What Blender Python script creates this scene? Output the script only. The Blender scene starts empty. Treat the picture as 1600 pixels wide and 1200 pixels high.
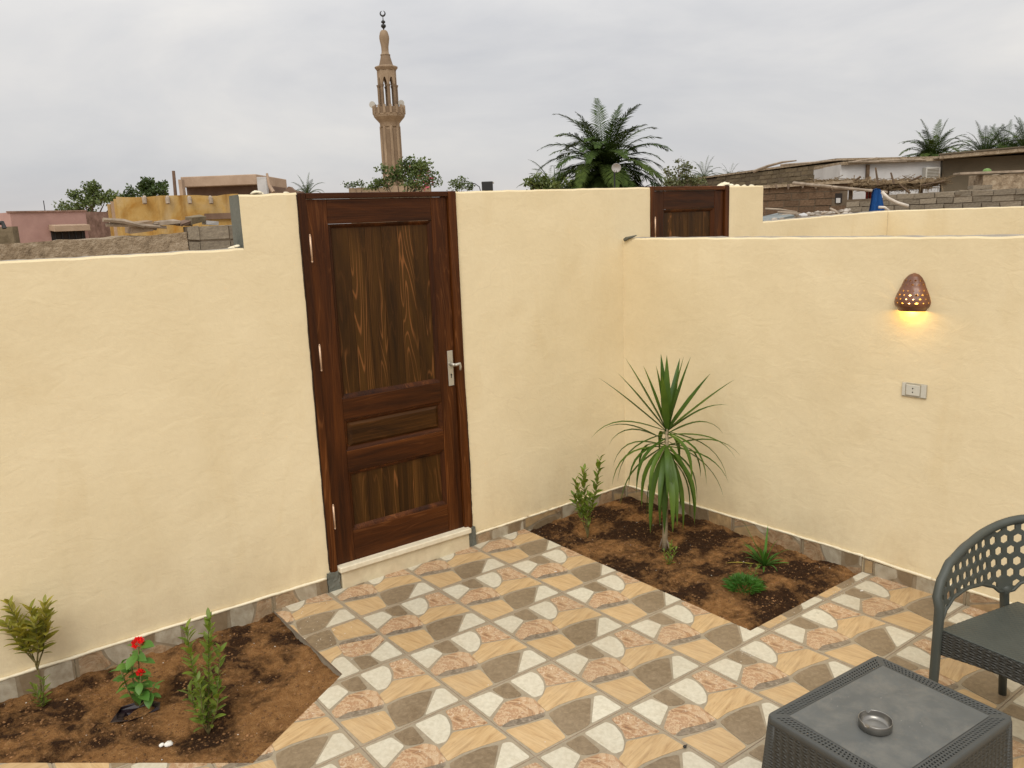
import bpy, bmesh, math, random
from mathutils import Vector, Matrix, Quaternion, noise
rnd = random.Random(7)
scn = bpy.context.scene
COL = scn.collection
PI = math.pi

# ------------------------------------------------------------------ camera, sky, sun
CW = Vector((-1.98923, -2.45621, 1.85018))
RT = Vector((0.7957266, -0.6044866, -0.0376182))
UP = Vector((0.1499482, 0.1364476, 0.9792332))
FW = Vector((0.5868004, 0.7848426, -0.1992167))
cd = bpy.data.cameras.new('camera'); cam = bpy.data.objects.new('camera', cd); COL.objects.link(cam)
cd.sensor_width = 36; cd.lens = 1266.96 / 1600 * 36; cd.clip_start = 0.05; cd.clip_end = 2000
M = Matrix.Identity(4)
for i in range(3):
    M[i][0] = RT[i]; M[i][1] = UP[i]; M[i][2] = -FW[i]; M[i][3] = CW[i]
cam.matrix_world = M
scn.camera = cam

SUN_EL, SUN_AZ = math.radians(48), math.radians(228)     # azimuth clockwise from +Y
world = bpy.data.worlds.new('World'); scn.world = world; world.use_nodes = True
wn = world.node_tree.nodes; wl = world.node_tree.links; wn.clear()
wo = wn.new('ShaderNodeOutputWorld'); wb = wn.new('ShaderNodeBackground')
sky = wn.new('ShaderNodeTexSky'); sky.sky_type = 'NISHITA'; sky.sun_disc = False
sky.sun_elevation = SUN_EL; sky.sun_rotation = SUN_AZ; sky.dust_density = 3
hsv = wn.new('ShaderNodeHueSaturation'); hsv.inputs['Saturation'].default_value = 0.12
tc = wn.new('ShaderNodeTexCoord'); sep = wn.new('ShaderNodeSeparateXYZ')
mp = wn.new('ShaderNodeMapping'); mp.inputs['Scale'].default_value = (1.0, 1.0, 3.0)
n1 = wn.new('ShaderNodeTexNoise'); n1.inputs['Scale'].default_value = 2.1; n1.inputs['Detail'].default_value = 7; n1.inputs['Roughness'].default_value = 0.55; n1.inputs['Distortion'].default_value = 0.5
cr = wn.new('ShaderNodeValToRGB')
cr.color_ramp.elements[0].position = 0.30; cr.color_ramp.elements[0].color = (0.69, 0.70, 0.725, 1)
cr.color_ramp.elements[1].position = 0.68; cr.color_ramp.elements[1].color = (0.99, 0.96, 0.91, 1)
e = cr.color_ramp.elements.new(0.48); e.color = (0.83, 0.825, 0.82, 1)
gr = wn.new('ShaderNodeValToRGB')        # overcast sky: warm haze at the horizon, brighter overhead
gr.color_ramp.elements[0].position = 0.0; gr.color_ramp.elements[0].color = (0.80, 0.755, 0.72, 1)
gr.color_ramp.elements[1].position = 1.0; gr.color_ramp.elements[1].color = (1.55, 1.53, 1.5, 1)
for ps, c in ((0.07, (0.72, 0.72, 0.725, 1)), (0.2, (0.78, 0.78, 0.79, 1)), (0.45, (1.15, 1.14, 1.13, 1))):
    e = gr.color_ramp.elements.new(ps); e.color = c
mul = wn.new('ShaderNodeMix'); mul.data_type = 'RGBA'; mul.blend_type = 'MULTIPLY'; mul.inputs[0].default_value = 1
scl = wn.new('ShaderNodeVectorMath'); scl.operation = 'SCALE'; scl.inputs['Scale'].default_value = 8.9
mx = wn.new('ShaderNodeMix'); mx.data_type = 'RGBA'; mx.inputs[0].default_value = 0.9
wl.new(tc.outputs['Generated'], mp.inputs['Vector']); wl.new(mp.outputs[0], n1.inputs['Vector'])
wl.new(n1.outputs[0], cr.inputs[0]); wl.new(tc.outputs['Generated'], sep.inputs[0]); wl.new(sep.outputs[2], gr.inputs[0])
wl.new(cr.outputs[0], mul.inputs[6]); wl.new(gr.outputs[0], mul.inputs[7])
wl.new(mul.outputs[2], scl.inputs[0]); wl.new(sky.outputs[0], hsv.inputs['Color'])
wl.new(hsv.outputs[0], mx.inputs[6]); wl.new(scl.outputs[0], mx.inputs[7])
wl.new(mx.outputs[2], wb.inputs['Color']); wb.inputs['Strength'].default_value = 0.12
wl.new(wb.outputs[0], wo.inputs[0])

sd = bpy.data.lights.new('sun', 'SUN'); sd.energy = 1.5; sd.angle = math.radians(35); sd.color = (1, 0.95, 0.87)
so = bpy.data.objects.new('sun', sd); COL.objects.link(so)
sdir = Vector((math.sin(SUN_AZ) * math.cos(SUN_EL), math.cos(SUN_AZ) * math.cos(SUN_EL), math.sin(SUN_EL)))
so.rotation_euler = sdir.to_track_quat('Z', 'Y').to_euler()
so.location = (-3, -6, 9)
vs = scn.view_settings
scn.display_settings.display_device = 'sRGB'
vs.view_transform = 'Standard'; vs.look = 'None'; vs.exposure = 0.08; vs.gamma = 1; vs.use_curve_mapping = False

# ------------------------------------------------------------------ helpers
FPX = 1266.96
def ray(u, v): return FW + RT * ((u - 800) / FPX) - UP * ((v - 600) / FPX)
def at(u, v, depth): return CW + ray(u, v) * depth
def on_z(u, v, z):
    d = ray(u, v); return CW + d * ((z - CW.z) / d.z)
def on_y(u, v, y):
    d = ray(u, v); return CW + d * ((y - CW.y) / d.y)
def vnoise(p, s=1.0, seed=0.0): return noise.noise(Vector(p) * s + Vector((seed, seed * 1.7, seed * .3)))

class MB:
    """collects faces in world space; build() links them as one mesh object"""
    def __init__(s): s.v = []; s.f = []; s.m = []; s.mi = 0
    def add(s, vs_, fs, mi=None):
        o = len(s.v); s.v += [tuple(p) for p in vs_]
        for f in fs: s.f.append([o + i for i in f]); s.m.append(s.mi if mi is None else mi)
    def box(s, a, b, mi=None):
        x0, y0, z0 = a; x1, y1, z1 = b
        s.add([(x0,y0,z0),(x1,y0,z0),(x1,y1,z0),(x0,y1,z0),(x0,y0,z1),(x1,y0,z1),(x1,y1,z1),(x0,y1,z1)],
              [(0,3,2,1),(4,5,6,7),(0,1,5,4),(1,2,6,5),(2,3,7,6),(3,0,4,7)], mi)
    def obox(s, o, X, Y, Z, mi=None):
        o, X, Y, Z = Vector(o), Vector(X), Vector(Y), Vector(Z)
        P = [o, o+X, o+X+Y, o+Y, o+Z, o+X+Z, o+X+Y+Z, o+Y+Z]
        fs = [(0,3,2,1),(4,5,6,7),(0,1,5,4),(1,2,6,5),(2,3,7,6),(3,0,4,7)]
        if X.cross(Y).dot(Z) < 0: fs = [f[::-1] for f in fs]
        s.add(P, fs, mi)
    def tube(s, pts, rad, n=8, mi=None, cap=True):
        pts = [Vector(p) for p in pts]; rr = rad if isinstance(rad, (list, tuple)) else [rad] * len(pts)
        rings = []; up = Vector((0.12, 0.07, 1)).normalized()
        t = (pts[1] - pts[0]).normalized()
        a = t.cross(up)
        if a.length < 1e-3: a = t.cross(Vector((1, 0, 0)))
        a.normalize()
        V = []
        for i, p in enumerate(pts):
            t = (pts[min(i+1, len(pts)-1)] - pts[max(i-1, 0)]).normalized()
            a = (a - t * a.dot(t)).normalized(); b = t.cross(a)
            for k in range(n):
                th = 2*PI*k/n; V.append(p + (a*math.cos(th) + b*math.sin(th)) * rr[i])
        F = []
        for i in range(len(pts)-1):
            for k in range(n):
                F.append((i*n+k, i*n+(k+1)%n, (i+1)*n+(k+1)%n, (i+1)*n+k))
        if cap: F.append(tuple(range(n))[::-1]); F.append(tuple((len(pts)-1)*n+k for k in range(n)))
        s.add(V, F, mi)
    def lathe(s, c, prof, n=24, mi=None, a0=0.0, a1=2*PI, phase=0):
        c = Vector(c); full = abs(a1-a0-2*PI) < 1e-6; m = n if full else n+1; V = []; F = []
        for (r, z) in prof:
            for k in range(m):
                th = a0 + (a1-a0)*k/n + phase; V.append(c + Vector((r*math.cos(th), r*math.sin(th), z)))
        for i in range(len(prof)-1):
            for k in range(n):
                k2 = (k+1) % m
                F.append((i*m+k, i*m+k2, (i+1)*m+k2, (i+1)*m+k))
        s.add(V, F, mi)
    def build(s, name, mats, parent=None, smooth=False, bevel=0, loc=None, keep=False, subsurf=0, solid=0):
        me = bpy.data.meshes.new(name)
        base = parent_base(parent) if parent is not None else Vector((0,0,0))
        org = Vector(loc) if loc is not None else (base if parent is not None else Vector((0,0,0)))
        me.from_pydata([tuple(Vector(p) - org) for p in s.v], [], s.f)
        if not isinstance(mats, (list, tuple)): mats = [mats]
        for m in mats: me.materials.append(m)
        if len(mats) > 1: me.polygons.foreach_set('material_index', s.m)
        if smooth: me.polygons.foreach_set('use_smooth', [True]*len(me.polygons))
        me.update()
        o = bpy.data.objects.new(name, me); COL.objects.link(o)
        if parent is not None:
            o.parent = parent; o.location = org - base
        else: o.location = org
        if solid:
            md = o.modifiers.new('solid', 'SOLIDIFY'); md.thickness = solid; md.offset = 0
        if bevel:
            md = o.modifiers.new('bevel', 'BEVEL'); md.width = bevel; md.segments = 2; md.limit_method = 'ANGLE'; md.angle_limit = math.radians(40)
        if subsurf:
            md = o.modifiers.new('sub', 'SUBSURF'); md.levels = subsurf; md.render_levels = subsurf
        return o
def parent_base(o):
    b = Vector((0,0,0))
    while o is not None: b += o.location; o = o.parent
    return b
def tag(o, label=None, cat=None, group=None, kind=None):
    if label: o['label'] = label
    if cat: o['category'] = cat
    if group: o['group'] = group
    if kind: o['kind'] = kind
    return o
def empty(name, loc, label=None, cat=None, group=None):
    o = bpy.data.objects.new(name, None); COL.objects.link(o); o.location = loc; o.empty_display_size = .1
    return tag(o, label, cat, group)
def inst(name, me, parent, mat4):
    o = bpy.data.objects.new(name, me); COL.objects.link(o)
    if parent is not None:
        o.parent = parent; b = parent_base(parent)
        mat4 = Matrix.Translation(-b) @ mat4
    o.matrix_basis = mat4
    return o

# ------------------------------------------------------------------ materials
def C4(c): return (c[0], c[1], c[2], 1)
class NT:
    def __init__(s, name):
        s.mat = bpy.data.materials.new(name); s.mat.use_nodes = True
        s.t = s.mat.node_tree; s.n = s.t.nodes; s.l = s.t.links
        s.b = s.n['Principled BSDF']; s.tc = s.n.new('ShaderNodeTexCoord')
    def map(s, scale=(1,1,1), rot=(0,0,0), coord='Object'):
        m = s.n.new('ShaderNodeMapping'); m.inputs['Scale'].default_value = scale; m.inputs['Rotation'].default_value = rot
        s.l.new(s.tc.outputs[coord], m.inputs[0]); return m.outputs[0]
    def n_map2(s, scale, rot):
        m = s.n.new('ShaderNodeMapping'); m.inputs['Rotation'].default_value = (0, 0, rot); s.l.new(s.tc.outputs['Object'], m.inputs[0])
        k = s.n.new('ShaderNodeMapping'); k.inputs['Scale'].default_value = scale; s.l.new(m.outputs[0], k.inputs[0]); return k.outputs[0]
    def mixvec(s, vec, scale, k):
        n = s.n.new('ShaderNodeTexNoise'); n.inputs['Scale'].default_value = scale; s.l.new(vec, n.inputs['Vector'])
        a = s.n.new('ShaderNodeVectorMath'); a.operation = 'MULTIPLY_ADD'; s.l.new(n.outputs['Color'], a.inputs[0]); a.inputs[1].default_value = (k*3, k*3, k*3); s.l.new(vec, a.inputs[2]); return a.outputs[0]
    def noise(s, vec, scale, detail=4, rough=.5, dist=0):
        n = s.n.new('ShaderNodeTexNoise'); n.inputs['Scale'].default_value = scale; n.inputs['Detail'].default_value = detail
        n.inputs['Roughness'].default_value = rough; n.inputs['Distortion'].default_value = dist
        s.l.new(vec, n.inputs['Vector']); return n.outputs[0]
    def vor(s, vec, scale, feature='F1', out=0):
        n = s.n.new('ShaderNodeTexVoronoi'); n.feature = feature; n.inputs['Scale'].default_value = scale
        s.l.new(vec, n.inputs['Vector']); return n.outputs[out]
    def wave(s, vec, scale, dist=2, detail=3, dscale=1, dr='X', typ='BANDS', prof='SIN'):
        n = s.n.new('ShaderNodeTexWave'); n.wave_type = typ; n.bands_direction = dr; n.wave_profile = prof
        n.inputs['Scale'].default_value = scale; n.inputs['Distortion'].default_value = dist
        n.inputs['Detail'].default_value = detail; n.inputs['Detail Scale'].default_value = dscale
        s.l.new(vec, n.inputs['Vector']); return n.outputs['Fac']
    def ramp(s, f, stops):
        r = s.n.new('ShaderNodeValToRGB'); el = r.color_ramp.elements
        el[0].position = stops[0][0]; el[0].color = C4(stops[0][1]); el[1].position = stops[-1][0]; el[1].color = C4(stops[-1][1])
        for p, c in stops[1:-1]:
            e = el.new(p); e.color = C4(c)
        s.l.new(f, r.inputs[0]); return r.outputs[0]
    def mix(s, f, a, b, mode='MIX'):
        m = s.n.new('ShaderNodeMix'); m.data_type = 'RGBA'; m.blend_type = mode
        for inp, x in ((m.inputs[0], f), (m.inputs[6], a), (m.inputs[7], b)):
            if isinstance(x, (int, float)): inp.default_value = x
            elif isinstance(x, tuple): inp.default_value = C4(x)
            else: s.l.new(x, inp)
        return m.outputs[2]
    def add(s, a, b, ka=1, kb=1):
        m = s.n.new('ShaderNodeMath'); m.operation = 'MULTIPLY_ADD'; s.l.new(a, m.inputs[0]); m.inputs[1].default_value = ka
        m2 = s.n.new('ShaderNodeMath'); m2.operation = 'MULTIPLY'; s.l.new(b, m2.inputs[0]); m2.inputs[1].default_value = kb
        s.l.new(m2.outputs[0], m.inputs[2]); return m.outputs[0]
    def col(s, c):
        if isinstance(c, tuple): s.b.inputs['Base Color'].default_value = C4(c)
        else: s.l.new(c, s.b.inputs['Base Color'])
    def bump(s, h, strength=.3, dist=.01):
        b = s.n.new('ShaderNodeBump'); b.inputs['Strength'].default_value = strength; b.inputs['Distance'].default_value = dist
        s.l.new(h, b.inputs['Height']); s.l.new(b.outputs[0], s.b.inputs['Normal'])
    def fin(s, rough=.6, metal=0, spec=.5):
        s.b.inputs['Roughness'].default_value = rough; s.b.inputs['Metallic'].default_value = metal
        s.b.inputs['Specular IOR Level'].default_value = spec; return s.mat
    def objrand(s):
        n = s.n.new('ShaderNodeObjectInfo'); return n.outputs['Random']

def mottled(name, c0, c1, scale=4, rough=.9, bump=.3, bscale=60, bdist=.004, c2=None, spec=.3, detail=6, coord='Object', stretch=(1,1,1), rand=0):
    t = NT(name); v = t.map(stretch, coord=coord)
    f = t.noise(v, scale, detail, .6, .3)
    st = [(.3, c0), (.7, c1)] if c2 is None else [(.25, c0), (.5, c1), (.75, c2)]
    c = t.ramp(f, st)
    if rand:
        r = t.ramp(t.objrand(), [(0, (1-rand,)*3), (1, (1+rand,)*3)]); c = t.mix(1.0, c, r, 'MULTIPLY')
    t.col(c)
    t.bump(t.noise(t.map(coord=coord), bscale, 6, .6), bump, bdist)
    return t.fin(rough, 0, spec)

def plaster_mat(name, base, dark, light):
    t = NT(name); v = t.map(coord='Object')
    big = t.noise(v, 1.3, 5, .55, .4)
    c = t.ramp(big, [(.25, dark), (.5, base), (.78, light)])
    stain = t.ramp(t.noise(t.map((1, 1, .35)), 3.3, 6, .6, .6), [(.55, (1, 1, 1)), (.8, (.93, .90, .84))])
    c = t.mix(1.0, c, stain, 'MULTIPLY')
    fine = t.ramp(t.noise(v, 38, 5, .7), [(.3, (.965, .96, .95)), (.6, (1, 1, 1))])
    c = t.mix(1.0, c, fine, 'MULTIPLY')
    ck = t.ramp(t.vor(t.mixvec(v, 3.0, .10), 1.1, 'DISTANCE_TO_EDGE'), [(.0, (1, 1, 1)), (.0035, (0, 0, 0))])
    cm = t.ramp(t.noise(v, 1.1, 3, .5), [(.56, (0, 0, 0)), (.64, (.16, .16, .16))])
    c = t.mix(t.mix(1., ck, cm, 'MULTIPLY'), c, (.50, .38, .24))
    sp = t.ramp(t.noise(t.map((1, 1, 1)), 75, 4, .7), [(.70, (0, 0, 0)), (.76, (.35, .35, .35))])
    c = t.mix(sp, c, (.56, .46, .30))
    sx = t.n.new('ShaderNodeSeparateXYZ'); t.l.new(v, sx.inputs[0]); mr = t.n.new('ShaderNodeMapRange'); t.l.new(sx.outputs[2], mr.inputs[0])
    mr.inputs[1].default_value = .50; mr.inputs[2].default_value = .06; mr.inputs[3].default_value = 0; mr.inputs[4].default_value = .55
    dn = t.ramp(t.noise(t.map((1, 1, .6)), 7, 8, .75, .4), [(.42, (0, 0, 0)), (.72, (.8, .8, .8))])
    c = t.mix(t.mix(1., mr.outputs[0], dn, 'MULTIPLY'), c, (.50, .37, .22))
    t.col(c)
    h1 = t.noise(t.map((1, 1, 1.6)), 9, 5, .55, 1.2); h2 = t.noise(v, 120, 3, .6)
    v3 = t.ramp(t.vor(v, 17), [(0, (1, 1, 1)), (.07, (0, 0, 0))])
    h = t.add(h1, h2, 1, .16); h = t.add(h, v3, 1, -.18)
    t.bump(h, .42, .005)
    return t.fin(.85, 0, .25)
M_cream = plaster_mat('cream_plaster', (.765, .648, .425), (.71, .592, .375), (.80, .685, .46))
M_creambead = mottled('cream_paint_bead', (.72, .64, .46), (.82, .74, .56), 12, .7, .5, 90, .004)
M_cement = mottled('grey_cement', (.095, .10, .082), (.175, .175, .145), 9, .95, .6, 50, .006)
M_cement_top = mottled('dusty_cement_top', (.26, .23, .19), (.38, .34, .28), 12, .95, .6, 60, .006)
M_stone_step = mottled('limestone_step', (.56, .47, .31), (.68, .59, .41), 14, .6, .25, 60, .003)
M_tread = mottled('marble_tread', (.66, .58, .42), (.78, .71, .55), 26, .45, .15, 80, .002)
M_grout = mottled('floor_grout', (.22, .185, .14), (.30, .26, .20), 30, .9, .4, 150, .002)
M_joint = mottled('printed_joint', (.28, .24, .18), (.38, .33, .25), 40, .45, .25, 120, .002)
M_tilebody = mottled('tile_clay', (.42, .30, .20), (.5, .36, .25), 30, .9)
def tile_print_mats():
    out = {}
    t = NT('printed_white_stone'); v = t.map()
    c = t.ramp(t.noise(v, 45, 6, .65), [(.3, (.54, .51, .41)), (.6, (.67, .64, .54))])
    cr_ = t.ramp(t.noise(t.map((1, .6, 1), (0, 0, .6)), 60, 4, .5, 2.0), [(.60, (1, 1, 1)), (.70, (.86, .84, .78))])
    t.col(t.mix(1., c, cr_, 'MULTIPLY')); t.bump(t.noise(v, 90, 5, .6), .35, .0015); out['W'] = t.fin(.38, 0, .4)
    t = NT('printed_pink_marble'); v = t.map()
    f = t.noise(v, 6.5, 9, .70, 3.0)
    c = t.ramp(f, [(.30, (.13, .085, .055)), (.38, (.27, .145, .075)), (.44, (.45, .27, .15)), (.50, (.60, .45, .30)), (.56, (.36, .19, .10)), (.62, (.50, .33, .20)), (.70, (.68, .58, .44))])
    v2 = t.ramp(t.noise(v, 22, 5, .6, 3.5), [(.60, (0, 0, 0)), (.67, (1, 1, 1))])
    c = t.mix(v2, c, (.70, .60, .47)); t.col(c); t.bump(f, .5, .003); out['K'] = t.fin(.38, 0, .4)
    for nm, rot in (('O1', -.25), ('O2', 1.40)):
        t = NT('printed_ochre_sandstone_' + ('lengthwise' if nm == 'O1' else 'crosswise')); v = t.map((1, 1, 1), (0, 0, rot))
        w = t.noise(t.n_map2((.13, 1, 1), rot), 62, 5, .62, 1.3)
        n = t.noise(t.map((1, 1, 1), (0, 0, rot)), 9, 4)
        c = t.ramp(w, [(.30, (.30, .175, .075)), (.42, (.47, .305, .15)), (.55, (.58, .40, .21)), (.72, (.68, .51, .30))])
        c = t.mix(.4, c, t.ramp(n, [(.3, (.44, .28, .13)), (.7, (.66, .49, .28))]))
        t.col(c); t.bump(w, .35, .002); out[nm] = t.fin(.38, 0, .4)
    t = NT('printed_brown_stone'); v = t.map()
    c = t.ramp(t.noise(v, 42, 7, .7, .6), [(.3, (.14, .10, .062)), (.55, (.225, .168, .107)), (.75, (.33, .26, .18))])
    t.col(c); t.bump(t.noise(v, 70, 5, .6), .35, .0015); out['B'] = t.fin(.38, 0, .4)
    t = NT('printed_dark_crevice'); v = t.map()
    t.col(t.ramp(t.noise(v, 40, 5, .6, 1.5), [(.35, (.10, .08, .06)), (.6, (.24, .20, .16)), (.75, (.42, .37, .32))])); out['C'] = t.fin(.4, 0, .4)
    return out
TM = tile_print_mats()
for m_ in list(TM.values())+[M_joint]:          # tile-to-tile colour drift and a thin uneven film of dust and sand
    nt_ = m_.node_tree; bs_ = nt_.nodes['Principled BSDF']; src = bs_.inputs['Base Color'].links[0].from_socket
    oi = nt_.nodes.new('ShaderNodeObjectInfo'); rp = nt_.nodes.new('ShaderNodeValToRGB'); rp.color_ramp.elements[0].color = (.86, .84, .80, 1); rp.color_ramp.elements[1].color = (.99, .975, .94, 1)
    m1_ = nt_.nodes.new('ShaderNodeMix'); m1_.data_type = 'RGBA'; m1_.blend_type = 'MULTIPLY'; m1_.inputs[0].default_value = 1
    ge = nt_.nodes.new('ShaderNodeNewGeometry'); nz_ = nt_.nodes.new('ShaderNodeTexNoise'); nz_.inputs['Scale'].default_value = 2.6; nz_.inputs['Detail'].default_value = 9; nz_.inputs['Roughness'].default_value = .72
    mr_ = nt_.nodes.new('ShaderNodeMapRange'); mr_.inputs[1].default_value = .42; mr_.inputs[2].default_value = .72; mr_.inputs[3].default_value = .02; mr_.inputs[4].default_value = .42
    m2_ = nt_.nodes.new('ShaderNodeMix'); m2_.data_type = 'RGBA'; m2_.inputs[7].default_value = (.40, .31, .20, 1)
    L_ = nt_.links.new; L_(oi.outputs['Random'], rp.inputs[0]); L_(src, m1_.inputs[6]); L_(rp.outputs[0], m1_.inputs[7]); L_(ge.outputs['Position'], nz_.inputs['Vector']); L_(nz_.outputs[0], mr_.inputs[0])
    L_(mr_.outputs[0], m2_.inputs[0]); L_(m1_.outputs[2], m2_.inputs[6]); L_(m2_.outputs[2], bs_.inputs['Base Color'])
    r2_ = nt_.nodes.new('ShaderNodeMapRange'); r2_.inputs[1].default_value = .35; r2_.inputs[2].default_value = .7; r2_.inputs[3].default_value = .26; r2_.inputs[4].default_value = .6; L_(nz_.outputs[0], r2_.inputs[0]); L_(r2_.outputs[0], bs_.inputs['Roughness'])

def wood_mat(name, direction, dark, mid, lite, streak=.35):
    """stained pine: grain along local z or x"""
    t = NT(name)
    sc = (1, 1, .085) if direction == 'Z' else (.085, 1, 1)
    v = t.map(sc)
    rv = t.n.new('ShaderNodeVectorMath'); rv.operation = 'ADD'
    cb = t.n.new('ShaderNodeCombineXYZ'); rm = t.n.new('ShaderNodeMath'); rm.operation = 'MULTIPLY'; rm.inputs[1].default_value = 37
    t.l.new(t.objrand(), rm.inputs[0]); t.l.new(rm.outputs[0], cb.inputs[0 if direction == 'Z' else 2]); t.l.new(rm.outputs[0], cb.inputs[1])
    t.l.new(v, rv.inputs[0]); t.l.new(cb.outputs[0], rv.inputs[1]); v = rv.outputs[0]
    a = t.noise(v, 9, 6, .65, .5)
    ring = t.n.new('ShaderNodeMath'); ring.operation = 'MULTIPLY'; ring.inputs[1].default_value = 130; t.l.new(t.noise(v, 10.0, 2.0, .4, .25), ring.inputs[0])
    sn = t.n.new('ShaderNodeMath'); sn.operation = 'SINE'; t.l.new(ring.outputs[0], sn.inputs[0])
    base = t.ramp(a, [(.28, dark), (.5, mid), (.75, lite)])
    fig = t.ramp(sn.outputs[0], [(.5, (0, 0, 0)), (.8, (.3, .3, .3)), (.97, (1, 1, 1))])
    msk = t.ramp(t.noise(v, 9.0, 3, .5, .2), [(.50, (.10, .10, .10)), (.66, (1, 1, 1))])
    fac = t.mix(1., fig, msk, 'MULTIPLY'); fac2 = t.mix(1., fac, (streak,)*3, 'MULTIPLY')
    c = t.mix(fac2, base, (.30, .115, .036))
    fib = t.ramp(t.noise(t.map((1, 1, .03) if direction == 'Z' else (.03, 1, 1)), 120, 3, .6), [(.3, (.72, .70, .68)), (.6, (1, 1, 1))])
    c = t.mix(1., c, fib, 'MULTIPLY')
    kn = t.ramp(t.vor(t.map((1, 1, .45) if direction == 'Z' else (.45, 1, 1)), 3.1), [(.0, (.25, .2, .18)), (.09, (.8, .7, .65)), (.13, (1, 1, 1))])
    c = t.mix(1., c, kn, 'MULTIPLY')
    t.col(c); t.bump(t.add(sn.outputs[0], a, .25, .6), .22, .002)
    return t.fin(.46, 0, .18)
WD = wood_mat('stained_pine_upright', 'Z', (.013, .0038, .0010), (.056, .0155, .0028), (.135, .040, .0065))
WDX = wood_mat('stained_pine_crosswise', 'X', (.013, .0038, .0010), (.060, .017, .0030), (.15, .045, .0075))
WDP = wood_mat('stained_pine_panel', 'Z', (.014, .0055, .0010), (.050, .0205, .0032), (.10, .044, .0075), .62)
WDPX = wood_mat('stained_pine_panel_crosswise', 'X', (.015, .0055, .0010), (.062, .0235, .0036), (.12, .047, .008), .6)
M_steel = NT('brushed_steel'); M_steel.col(M_steel.ramp(M_steel.noise(M_steel.map((1, 1, 40)), 8), [(.3, (.20, .19, .175)), (.7, (.32, .31, .285))])); M_steel = M_steel.fin(.3, .9)
M_handle = NT('satin_handle'); M_handle.col((.50, .47, .40)); M_handle = M_handle.fin(.38, .55)
M_black = NT('black_keyhole'); M_black.col((.01, .01, .01)); M_black = M_black.fin(.6)
M_hinge = NT('brass_hinge'); M_hinge.col((.62, .42, .28)); M_hinge = M_hinge.fin(.4, .4)

def plastic(name, c, weave=None):
    t = NT(name); v = t.map()
    t.col(t.ramp(t.noise(v, 14, 5), [(.3, tuple(x*.9 for x in c)), (.7, tuple(x*1.1 for x in c))]))
    if weave:
        k1 = t.wave(t.map((1,1,1)), weave, 0, 0, 1, 'Z'); k2 = t.wave(t.map((1, 1, 1), (0, 0, .785)), weave*.6, 0, 0, 1, 'X')
        m = t.n.new('ShaderNodeMath'); m.operation = 'MULTIPLY'; t.l.new(k1, m.inputs[0]); t.l.new(k2, m.inputs[1])
        t.bump(m.outputs[0], .9, .004)
    else: t.bump(t.noise(v, 180, 3), .12, .001)
    if 'table' in name:
        base = t.b.inputs['Base Color'].links[0].from_socket
        dust = t.ramp(t.noise(v, 7, 8, .75, .3), [(.46, (0, 0, 0)), (.75, (.42, .42, .42))]); c2 = t.mix(dust, base, (.26, .235, .19))
        scr = t.ramp(t.noise(t.n_map2((.05, 1, 1), .6), 150, 2, .5), [(.72, (0, 0, 0)), (.78, (.35, .35, .35))]); c2 = t.mix(scr, c2, (.30, .30, .28))
        spk = t.ramp(t.vor(v, 60), [(.05, (.6, .6, .6)), (.10, (0, 0, 0))]); sm = t.ramp(t.noise(v, 12, 2), [(.58, (0, 0, 0)), (.62, (1, 1, 1))])
        c2 = t.mix(t.mix(1., spk, sm, 'MULTIPLY'), c2, (.42, .40, .35)); t.col(c2)
    return t.fin(.5, 0, .4)
M_rattan = plastic('dark_grey_plastic', (.058, .060, .056))
M_rattan_top = plastic('grey_table_plastic', (.095, .100, .096))
M_rattan_dark = plastic('dark_grey_plastic_woven', (.045, .044, .038), 34)
M_chair = plastic('chair_plastic', (.060, .066, .056))

def soil_mat(th=.44, nm='sandy_soil'):
    t = NT(nm); v = t.map()
    f = t.noise(v, 3.1, 9, .70, .2)
    dry = t.ramp(t.noise(v, 30, 6, .7), [(.28, (.25, .115, .036)), (.55, (.43, .22, .080)), (.8, (.58, .34, .15))])
    wet = t.ramp(t.noise(v, 40, 6, .7), [(.3, (.024, .010, .003)), (.65, (.070, .030, .010)), (.85, (.15, .075, .03))])
    k = t.ramp(f, [(th-.02, (0, 0, 0)), (th+.09, (1, 1, 1))])
    c = t.mix(k, wet, dry); gr_ = t.ramp(t.noise(v, 260, 3, .8), [(.25, (.55, .52, .5)), (.55, (1, 1, 1)), (.8, (1.35, 1.3, 1.25))])
    t.col(t.mix(1., c, gr_, 'MULTIPLY')); t.bump(t.add(t.noise(v, 28, 6, .7), t.noise(v, 150, 5, .8), 1, .6), 1.0, .03)
    return t.fin(.95, 0, .2)
M_soil = soil_mat(.445); M_soil_damp = soil_mat(.50, 'damp_sandy_soil')
M_clod = mottled('soil_clod', (.055, .026, .009), (.30, .155, .065), 9, 1, .5, 120, .004)
M_pebble = mottled('pale_pebble', (.55, .5, .42), (.75, .7, .62), 60, .7)

def leaf_mat(name, c0, c1, c2=None, rough=.45, trans=.25, scale=6):
    t = NT(name); v = t.map((1, 1, 1))
    c = t.ramp(t.noise(v, scale, 4), [(.3, c0), (.7, c1)])
    r = t.ramp(t.objrand(), [(0, (.7, .78, .7)), (1, (1.3, 1.18, 1.1))]); c = t.mix(1., c, r, 'MULTIPLY')
    t.col(c); m = t.fin(rough, 0, .35 if rough < .7 else .12)
    tr = t.n.new('ShaderNodeBsdfTranslucent'); t.l.new(t.mix(1., c, (1.5, 1.5, .8), 'MULTIPLY'), tr.inputs[0])
    ms = t.n.new('ShaderNodeMixShader'); ms.inputs[0].default_value = trans
    t.l.new(t.b.outputs[0], ms.inputs[1]); t.l.new(tr.outputs[0], ms.inputs[2]); t.l.new(ms.outputs[0], t.n['Material Output'].inputs[0])
    return m
L_drac = leaf_mat('dracaena_leaf', (.040, .090, .012), (.095, .165, .022))
L_olive = leaf_mat('yellow_green_leaf', (.19, .20, .03), (.38, .34, .06))
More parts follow.
